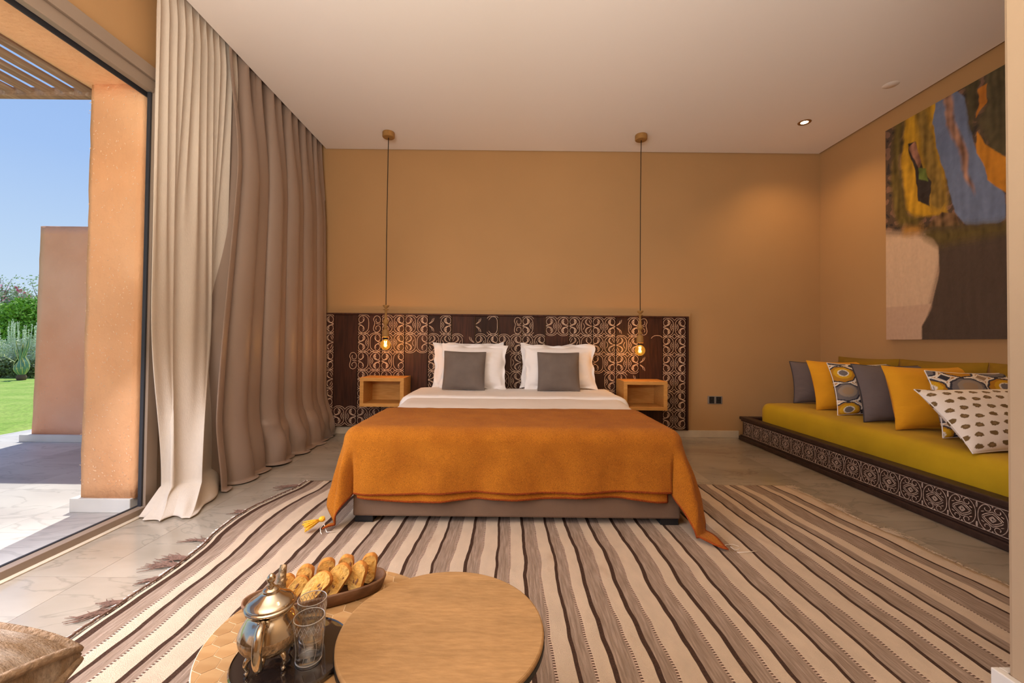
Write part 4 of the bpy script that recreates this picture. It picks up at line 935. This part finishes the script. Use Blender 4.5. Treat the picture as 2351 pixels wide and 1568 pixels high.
# ------------------------------------------------------------------ painting
def paint_colors(p, q):
    def inside(poly, px_, qy):
        c = np.zeros(len(px_), bool); n = len(poly)
        for i in range(n):
            x1, y1 = poly[i]; x2, y2 = poly[(i + 1) % n]
            with np.errstate(divide='ignore', invalid='ignore'):
                cond = ((y1 > qy) != (y2 > qy)) & (px_ < (x2 - x1) * (qy - y1) / (y2 - y1 + 1e-12) + x1)
            c ^= cond
        return c
    N = len(p); n1 = np.array([mnoise.noise(Vector((a * 9, b * 14, 0))) for a, b in zip(p, q)]); n2 = np.array([mnoise.noise(Vector((a * 26, b * 36, 4))) for a, b in zip(p, q)])
    n3 = np.array([mnoise.noise(Vector((a * 40, b * 7, 9))) for a, b in zip(p, q)])
    am = np.where(q > .60, .25, 1.0); P_ = p + am * (.012 * n1 + .006 * n2); Q_ = q + am * (.006 * n1 + .006 * n2)
    n4 = np.array([mnoise.noise(Vector((a * 70, b * 60, 2))) for a, b in zip(p, q)])
    base = np.array((.085, .055, .040)); c = np.tile(base, (N, 1))
    c = np.where((n2 > .15)[:, None], np.array((.20, .11, .075)), c); c = np.where((n2 < -.3)[:, None], np.array((.035, .028, .030)), c)
    SH = [
     ('pale', (.60, .42, .28), .03, [(-.1, .464), (.35, .566), (.345, .68), (.289, .852), (.236, .944), (.236, 1.1), (-.1, 1.1)]),
     ('pale2', (.52, .35, .24), .0, [(-.1, .847), (.294, .848), (.236, .944), (.236, 1.1), (-.1, 1.1)]),
     ('gl', (.44, .22, .05), .1, [(.12, .48), (.24, .50), (.24, .53), (.12, .53)]),
     ('yel', (.50, .27, .020), .25, [(.134, -.05), (.33, -.05), (.379, .383), (.379, .481), (.191, .458), (.134, .404), (.11, .199)]),
     ('oliveL', (.12, .085, .022), .35, [(.074, -.05), (.134, -.05), (.098, .195), (.151, .433), (.246, .469), (.236, .499), (.074, .467), (.036, .254)]),
     ('bar', (.22, .135, .030), .40, [(.191, -.05), (.268, -.05), (.33, .202), (.398, .433), (.35, .475), (.289, .439), (.246, .239)]),
     ('void', (.028, .022, .022), .3, [(.151, .112), (.203, .121), (.246, .255), (.289, .322), (.289, .431), (.219, .391), (.197, .257)]),
     ('rdd', (.30, .14, .09), .5, [(.16, .13), (.20, .12), (.24, .22), (.22, .25)]),
     ('green', (.13, .17, .035), .4, [(.214, .241), (.268, .261), (.273, .317), (.225, .297)]),
     ('blue', (.145, .185, .29), .12, [(.33, -.05), (.398, -.05), (.472, .038), (.498, .128), (.532, .267), (.574, .336), (.66, .474), (.66, .569), (.532, .57), (.498, .564), (.426, .491), (.379, .338), (.33, .187), (.309, .08)]),
     ('strip', (.26, .14, .095), .6, [(.369, -.05), (.412, -.05), (.426, .115), (.481, .229), (.498, .342), (.524, .448), (.481, .373), (.445, .239), (.379, .113)]),
     ('gap', (.075, .060, .030), .3, [(.463, -.05), (.566, -.05), (.532, .141), (.515, .219), (.489, .096)]),
     ('dk', (.085, .068, .035), .3, [(.59, -.05), (.80, -.05), (.80, .30), (.631, .339), (.574, .246), (.541, .165), (.574, .108)]),
     ('or1', (.48, .17, .025), .2, [(.549, .042), (.59, .035), (.574, .101), (.532, .148)]),
     ('or2', (.50, .20, .022), .2, [(.541, .2), (.574, .26), (.70, .37), (.70, .50), (.582, .4), (.566, .334), (.532, .281)]),
     ('bl2', (.15, .19, .29), .15, [(.80, -.05), (.90, -.05), (.95, .3), (.86, .55), (.72, .56), (.72, .4), (.80, .3)]),
     ('shard', (.16, .09, .045), .8, [(.35, .467), (.426, .491), (.454, .548), (.246, .524)]),
     ('paleR', (.58, .40, .27), .03, [(.92, .55), (1.1, .5), (1.1, 1.1), (.97, 1.1), (.93, .8)]),
     ('vase', (.075, .052, .040), .06, [(.278, .519), (.637, .577), (.93, .56), (.90, .75), (.98, 1.1), (.236, 1.1), (.236, .944), (.294, .868), (.34, .717), (.335, .61)]),
     ('vtop', (.105, .075, .025), .2, [(.246, .52), (.631, .572), (.94, .55), (.93, .60), (.631, .616), (.34, .61), (.246, .556)]),
    ]
    for nm, col, var, poly in SH:
        sf = {'bar': .020, 'oliveL': .016, 'dk': .014, 'gap': .012, 'pale': .022, 'vtop': .022, 'yel': .008, 'gl': .02, 'vase': .004, 'blue': .003, 'strip': .008, 'paleR': .02}.get(nm, .002)
        m = np.zeros(N)
        for ox, oy in ((-1, 0), (1, 0), (0, -1), (0, 1), (-.5, -.5), (.5, .5), (.5, -.5), (-.5, .5)): m += inside(poly, P_ + ox * sf, Q_ + oy * sf) / 8.0
        k = 1 + var * n3 * 1.9 + var * n2 * .9 + .07 * n4 + (.25 * np.sin(p * 160 + 6 * n1) * n1 if nm in ('bar', 'oliveL', 'yel', 'dk', 'vtop') else 0)
        c = c * (1 - m[:, None]) + np.array(col) * np.clip(k, .3, 2)[:, None] * m[:, None]
    soft = np.clip((.53 - q) / .06, 0, 1) * (q > .465) * (p < .30) * np.clip(.6 + n1, 0, 1); c = c * (1 - .45 * soft[:, None])
    return np.clip(c, .005, 1)
pa = empty('painting', (3.268, 3.0, 1.93), label='large unframed abstract canvas with blue, ochre and a dark vase shape', cat='painting')
W0, H0 = 1.31, 1.80; nx_, nz_ = 260, 340
Pg = [[(-.030, .582 - W0 * i / nx_, -H0 / 2 + H0 * j / nz_) for j in range(nz_ + 1)] for i in range(nx_ + 1)]
o = MB().grid(Pg, flip=False).build('painted_face', MT['canvas'], pa)
pp = np.repeat(np.linspace(0, 1, nx_ + 1), nz_ + 1); qq = 1 - np.tile(np.linspace(0, 1, nz_ + 1), nx_ + 1)
ca = o.data.color_attributes.new('Col', 'FLOAT_COLOR', 'POINT'); cc_ = paint_colors(pp, qq); ca.data.foreach_set('color', np.c_[cc_, np.ones(len(cc_))].astype(np.float32).ravel())
MB().box(-.0295, .016, .582 - W0, .582, -H0 / 2, H0 / 2).build('stretcher', MT['canvas_edge'], pa)

# ------------------------------------------------------------------ coffee tables
ZT2, ZT1 = .316, .340
def disc(b, r, z0, z1, n=96, bev=.003, c=(0, 0)): b.lathe([(.0005, z0), (r - bev, z0), (r, z0 + bev), (r, z1 - bev), (r - bev * .3, z1 - bev * .3), (r - bev, z1), (.0005, z1)], (c[0], c[1], 0), n)
ht = empty('tiled_side_table', (-.405, .965, 0), label='round side table topped with small hexagonal wood-toned tiles, under the teapot', cat='table')
b = MB(); disc(b, .252, ZT2 - .026, ZT2 - .0005, bev=.002); b.build('top_plate', MT['hexgrout'], ht, smooth=False)
def clip_circle(poly, R):
    out = poly
    for k in range(72):
        a = 2 * PI * k / 72; nx0, ny0 = math.cos(a), math.sin(a); new = []
        for i in range(len(out)):
            p, q = out[i], out[(i + 1) % len(out)]; dp = p[0] * nx0 + p[1] * ny0 - R; dq = q[0] * nx0 + q[1] * ny0 - R
            if dp <= 0: new.append(p)
            if dp * dq < 0: t = dp / (dp - dq); new.append((p[0] + (q[0] - p[0]) * t, p[1] + (q[1] - p[1]) * t))
        out = new
        if len(out) < 3: return []
    return out
hp = .0425; hr = hp / math.sqrt(3); rot = .17; hexdata = None
for i in range(-8, 9):
    for j in range(-8, 9):
        cx0 = (i + .5 * (j % 2)) * hp; cy0 = j * hp * math.sqrt(3) / 2
        cx1, cy1 = cx0 * math.cos(rot) - cy0 * math.sin(rot), cx0 * math.sin(rot) + cy0 * math.cos(rot)
        if math.hypot(cx1, cy1) > .252 + hr: continue
        poly = [((hr - .0009) * math.cos(PI / 6 + PI / 3 * k + rot), (hr - .0009) * math.sin(PI / 6 + PI / 3 * k + rot)) for k in range(6)]
        whole = math.hypot(cx1, cy1) < .25 - hr
        if whole and hexdata is not None:
            o = bpy.data.objects.new('tile', hexdata); C.objects.link(o); o.parent = ht
        else:
            pl = [(x + cx1, y + cy1) for x, y in poly]
            if not whole:
                pl = clip_circle(pl, .2495)
                if len(pl) < 3: continue
                ar = abs(sum(pl[k][0] * pl[(k + 1) % len(pl)][1] - pl[(k + 1) % len(pl)][0] * pl[k][1] for k in range(len(pl)))) / 2
                if ar < 2.5e-5: continue
            pl = [(x - cx1, y - cy1) for x, y in pl]; n = len(pl)
            bb = MB().add([(x, y, -.003) for x, y in pl] + [(x, y, 0) for x, y in pl], [tuple(range(n, 2 * n))] + [(k, (k + 1) % n, n + (k + 1) % n, n + k) for k in range(n)])
            o = bb.build('tile', MT['hextile'], ht)
            if whole: hexdata = o.data
        o.location = (cx1, cy1, ZT2 + .0002)
for k in range(3):
    a = 2 * PI * k / 3 + .5; x, y = .17 * math.cos(a), .17 * math.sin(a)
    MB().tube([(x * .75, y * .75, ZT2 - .026), (x, y, .0125)], [.012, .009], 10).build('leg', MT['iron'], ht, smooth=True)
wt = empty('wooden_side_table', (-.139, .943, 0), label='round side table with a worn bare wooden top, nearest the camera', cat='table')
b = MB(); disc(b, .2246, ZT1 - .022, ZT1, bev=.004); b.build('top', MT['tabletop'], wt, smooth=False)
MB().lathe([(.2252, ZT1 - .022), (.2262, ZT1 - .021), (.2262, ZT1 - .010), (.2252, ZT1 - .009)], n=96).build('iron_rim', MT['iron'], wt)
for k in range(3):
    a = 2 * PI * k / 3 - .35; x, y = .165 * math.cos(a), .165 * math.sin(a)
    MB().tube([(x * .75, y * .75, ZT1 - .022), (x * 1.08, y * 1.08, .0125)], [.012, .009], 10).build('leg', MT['iron'], wt, smooth=True)

# tray, teapot, glasses
ZY = ZT2 + .0105
tr_ = empty('round_tray', (-.441, .878, ZT2 + .0005), label='round black mirror tray under the teapot and glasses', cat='tray')
MB().lathe([(.0005, 0), (.110, 0), (.113, .002), (.113, .009), (.1105, .0125), (.109, .010), (.0005, .0095)], n=72).build('tray', MT['tray'], tr_, smooth=False)
tp = empty('teapot', (-.474, .853, ZY + .0005), rz=1.83, label='ornate silver teapot with domed lid on the dark tray', cat='teapot')
# local frame: +X spout (away from camera, to the right), -X handle
K, KZ = .86, .86
prof = [(.018, .030), (.034, .031), (.050, .038), (.062, .052), (.0665, .066), (.066, .078), (.060, .092), (.051, .106), (.044, .115), (.0425, .120), (.046, .128)]
pf = smooth_line(prof, 4); MB().lathe([(r * K, z * KZ) for r, z in pf[:21]], n=64).build('engraved_belly', MT['engraved'], tp, smooth=True)
MB().lathe([(r * K, z * KZ) for r, z in pf[20:]], n=64).build('shoulder', MT['silver'], tp, smooth=True)
MB().lathe([(.0005, .030 * K), (.018 * K, .030 * K)], n=32).build('underside', MT['silver'], tp)
lid = MB().lathe([(r * K, z * KZ) for r, z in smooth_line([(.046, .128), (.053, .130), (.0545, .134), (.0505, .137), (.051, .139), (.045, .145), (.034, .151), (.024, .158), (.0185, .163), (.0175, .168), (.012, .172), (.006, .174), (.0005, .175)], 3)], n=64).build('lid', MT['silver'], tp, smooth=True)
MB().lathe([(r * K, z * KZ) for r, z in [(.0045, .173), (.0075, .177), (.005, .180), (.005, .182), (.0085, .186), (.0098, .191), (.0090, .196), (.0055, .201), (.003, .203), (.0005, .204)]], n=24).build('knob', MT['silver'], lid, smooth=True)
MB().box(-.052, -.040, -.010, .010, .100, .110).build('hinge', MT['silver'], tp, bevel=.0015)
hpts = smooth_line([(-.046, .112), (-.062, .124), (-.084, .120), (-.098, .098), (-.098, .070), (-.088, .048), (-.070, .042), (-.060, .050)], 4)
MB().tube([(x * K, 0, z * KZ) for x, z in hpts], [.0060 + .0030 * math.sin(PI * i / (len(hpts) - 1)) for i in range(len(hpts))], 10).build('handle', MT['silver'], tp, smooth=True)
sp_ = smooth_line([(.052, .055), (.074, .066), (.086, .090), (.090, .118), (.098, .146), (.112, .166)], 4)
MB().tube([(x * K, 0, z * KZ) for x, z in sp_], [lerp(.019, .0070, (i / (len(sp_) - 1)) ** .7) for i in range(len(sp_))], 14).build('spout', MT['engraved'], tp, smooth=True)
for k in range(4):
    a = PI / 4 + PI / 2 * k; q = [(.040, .040), (.052, .034), (.056, .022), (.050, .010), (.056, .002)]
    MB().tube([(r * K * math.cos(a), r * K * math.sin(a), max(z * KZ, .003)) for r, z in smooth_line(q, 3)], [.007, .0065, .006, .0055, .005, .0045, .004, .0038, .0036, .0038, .004, .0045, .0045], 8).build('foot', MT['silver'], tp, smooth=True)
def tumbler(x, y, label):
    e = empty('tea_glass', (x, y, ZY + .0003), label=label, cat='glass', group='cut-glass tea tumblers on the tray')
    b = MB(); n = 48; P = []
    pr = [(.0005, 0), (.022, 0), (.024, .002), (.0245, .010), (.0260, .030), (.0275, .058), (.0285, .070), (.0290, .086), (.0283, .0875), (.0275, .086), (.0268, .066), (.0245, .030), (.0225, .010), (.0005, .008)]
    for k in range(n):
        a = 2 * PI * k / n; row = []
        for i, (r, z) in enumerate(pr):
            f = 1 + (.035 * abs(math.sin(a * 6)) if 3 <= i <= 5 else 0) ; row.append((r * f * math.cos(a), r * f * math.sin(a), z))
        P.append(row)
    b.grid(P, cu=True).build('glass', MT['tumbler'], e, smooth=True)
    g = MB()       # cut diamond band near the rim
    for s in (-1, 1):
        for k in range(22):
            a = 2 * PI * k / 22; g.tube([((.0290) * math.cos(a + s * t * .30), (.0290) * math.sin(a + s * t * .30), .064 + .018 * t) for t in (0, .33, .66, 1)], .00045, 4, cap=False)
    for k in range(8):
        a = 2 * PI * k / 8; g.tube([((.0262 + .0022 * t) * math.cos(a + .18 * math.sin(t * PI)), (.0262 + .0022 * t) * math.sin(a + .18 * math.sin(t * PI)), .010 + .050 * t) for t in (0, .25, .5, .75, 1)], .0006, 4, cap=False)
    g.tube([(.0287 * math.cos(2 * PI * k / 40), .0287 * math.sin(2 * PI * k / 40), .0868) for k in range(40)], .0009, 5, closed=True)
    g.tube([(.0240 * math.cos(2 * PI * k / 40), .0240 * math.sin(2 * PI * k / 40), .003) for k in range(40)], .0012, 5, closed=True)
    g.build('cut_pattern', MT['cut'], e, smooth=True)
tumbler(-.398, .858, 'cut-glass tumbler on the tray nearer the camera'); tumbler(-.420, .918, 'cut-glass tumbler on the tray farther from the camera, beside the dish')

# wooden dish with rusks
da = math.atan2(.135, .288)
dc = (-.476, 1.072)
ds = empty('oval_dish', (dc[0], dc[1], ZT2 + .0005), rz=da, label='long oval walnut dish holding the almond rusks', cat='dish')
def oval(a_, b_, z, n=64): return [(math.copysign(abs(math.cos(t)) ** .72, math.cos(t)) * a_, math.copysign(abs(math.sin(t)) ** .85, math.sin(t)) * b_, z) for t in [2 * PI * k / n for k in range(n)]]
rings = [oval(.14, .040, 0), oval(.158, .052, .004), oval(.167, .058, .030), oval(.166, .057, .034), oval(.161, .052, .033), oval(.157, .048, .016), oval(.145, .040, .009)]
b = MB().grid(rings, cv=True); n = 64; b.f.append(tuple(reversed(range(n)))); b.m.append(0); b.f.append(tuple(6 * n + k for k in range(n))); b.m.append(0)
b.build('bowl', MT['walnut'], ds, smooth=True)
def rusk(px_, py_, pz, yaw, lean, roll, sc_, label):
    e = empty('almond_rusk', (px_, py_, pz), label=label, cat='rusk', group='almond rusks in the oval dish'); e.rotation_euler = (lean, roll, yaw)
    rs = random.Random(int(px_ * 1e4)); n = 26; t = .0075; L_, H_ = .039 * sc_, .0225 * sc_
    ring = []
    for k in range(n):
        a = 2 * PI * k / n; x = L_ * math.copysign(abs(math.cos(a)) ** .8, math.cos(a)); y = H_ * math.sin(a) * (1 + .12 * math.cos(a)); y = max(y, -H_ * .78)
        w = 1 + .05 * nz(math.cos(a) * 2 + px_ * 90, math.sin(a) * 2); ring.append((x * w, y * w))
    b = MB(); vs = []; 
    for s, q in ((-1, .90), (-1, 1.0), (1, 1.0), (1, .90)):
        vs.append([(ring[k][0] * q, s * t * (1 if q < 1 else .75), ring[k][1] * q) for k in range(n)])
    b.grid(vs, 0, cv=True)
    b.build('crust', MT['crust'], e, smooth=True)
    f = MB()
    for s in (-1, 1):
        G = [[(0, s * (t + .0008), 0)] * n] + [[(ring[k][0] * q * .93, s * (t + .0012 * nz(ring[k][0] * 300 * q, ring[k][1] * 300 * q, px_) + .0004), ring[k][1] * q * .93) for k in range(n)] for q in (.25, .5, .75, .93, 1.0)]
        f.grid(G, 0, cv=True, flip=(s > 0))
    f.build('crumb', MT['rusk'], e, smooth=True)
    nb = MB()
    for k in range(4):
        u, v = rs.uniform(-.6, .6) * L_, rs.uniform(-.5, .5) * H_; w = rs.uniform(.0018, .0042)
        nb.lathe([(.0003, .0012), (w * .7, .0008), (w, 0)], n=7); m_ = len(nb.v) - 21
        for i in range(m_, len(nb.v)): x, y, z = nb.v[i]; nb.v[i] = (u + x * 1.4, -t - .0008 - z, v + y * .6)
    nb.build('almond_piece', MT['nut'], e)
RK = [(646, 1338, 'reddish rusk at the teapot end, half hidden by the spout', .8), (668, 1352, 'rusk just right of the teapot spout', .85), (693, 1336, 'upright rusk with a nut shard, third from the teapot end', 1.0), (716, 1352, 'rusk leaning low toward the camera behind the glasses', 1.1),
      (747, 1325, 'rusk standing at the back in the middle of the dish', 1.05), (768, 1345, 'broad rusk leaning over the front rim in the middle', 1.15), (794, 1318, 'rusk with browned top, third from the right end at the back', 1.0), (818, 1341, 'rusk tipped over the front rim, second from the right end', 1.05), (846, 1315, 'rightmost rusk at the end of the dish', 1.0)]
# dish axis positions (metres along the dish) matched to where each rusk stands
for k, (px_, py_, lab, s_) in enumerate(RK):
    along = [-.075, -.050, -.030, -.005, .018, .042, .070, .092, .125][k]; across = [.014, -.006, .018, -.024, .020, -.024, .022, -.030, .006][k]
    x = dc[0] + math.cos(da) * along - math.sin(da) * across; y = dc[1] + math.sin(da) * along + math.cos(da) * across
    zz = ZT2 + [.042, .042, .047, .044, .050, .050, .050, .049, .050][k]
    rusk(x, y, zz, da + [.3, .2, -.1, .0, .15, .05, .0, -.05, -.1][k], [-.25, -.45, -.30, -.70, -.25, -.55, -.30, -.60, -.25][k], [-1.1, -.8, -1.45, -.70, -1.4, -.95, -1.6, -1.3, -1.45][k], s_, lab)

# ------------------------------------------------------------------ armchair corner at lower left
ac = empty('armchair', (-1.175, .47, 0), label='mottled woven armchair with piped cushion, cropped at the lower left corner', cat='armchair')
def box_cushion(hx, hy, hz, n=30, puff=.03):
    """boxed cushion: top, bottom, side walls, pulled-in seams"""
    T = []
    for s in (1, -1):
        P = []
        for i in range(n + 1):
            row = []
            for j in range(n + 1):
                u, v = -1 + 2 * i / n, -1 + 2 * j / n; d = (1 - u ** 4) * (1 - v ** 4)
                crease = -.012 * math.exp(-((v + .10 + .08 * math.sin(u * 3)) / .04) ** 2) - .010 * math.exp(-((v - .38 + .06 * math.sin(u * 2 + 1)) / .04) ** 2) - .010 * math.exp(-((v + .55 - .05 * math.sin(u * 2)) / .04) ** 2)
                pin = .02 * (1 - v * v) * abs(u) ** 6; pin2 = .015 * (1 - u * u) * abs(v) ** 6
                row.append((u * hx - math.copysign(pin, u), v * hy - math.copysign(pin2, v), s * (hz * (1 - .80 * abs(u * v) ** 5) + puff * d ** .6 + 2.6 * crease * (.25 + d) + .006 * nz(u * 2, v * 3, s))))
            P.append(row)
        T.append(P)
    return T
T = box_cushion(.36, .34, .052, puff=.035)
b = MB().grid(T[0], flip=False).grid(T[1], flip=True)
def rim_of(P):
    n = len(P) - 1; return [P[i][0] for i in range(n + 1)] + [P[n][j] for j in range(1, n + 1)] + [P[i][n] for i in range(n - 1, -1, -1)] + [P[0][j] for j in range(n - 1, 0, -1)]
r1, r2 = rim_of(T[0]), rim_of(T[1])
mid = [((p[0] + q[0]) / 2 * 1.012, (p[1] + q[1]) / 2 * 1.012, (p[2] + q[2]) / 2) for p, q in zip(r1, r2)]
b.grid([r1, mid, r2], cv=True, flip=True)
cu_ = b.build('seat_cushion', MT['chair'], ac, smooth=True); cu_.location = (0, 0, .378); cu_.rotation_euler = (.05, .03, -.06)
MB().tube(r1, .0085, 8, closed=True).build('piping', MT['chairpipe'], cu_, smooth=True); MB().tube(r2, .0085, 8, closed=True).build('piping', MT['chairpipe'], cu_, smooth=True)
MB().box(-.34, .33, -.33, .31, .16, .318).build('seat_frame', MT['chair'], ac, bevel=.02)
for sx_ in (-.29, .27):
    for sy_ in (-.28, .25): MB().tube([(sx_, sy_, .17), (sx_ * 1.04, sy_ * 1.04, 0.0)], [.022, .015], 10).build('leg', MT['chairwood'], ac, smooth=True)
MB().box(-.36, .34, -.46, -.34, .10, .80).build('backrest', MT['chair'], ac, bevel=.04)
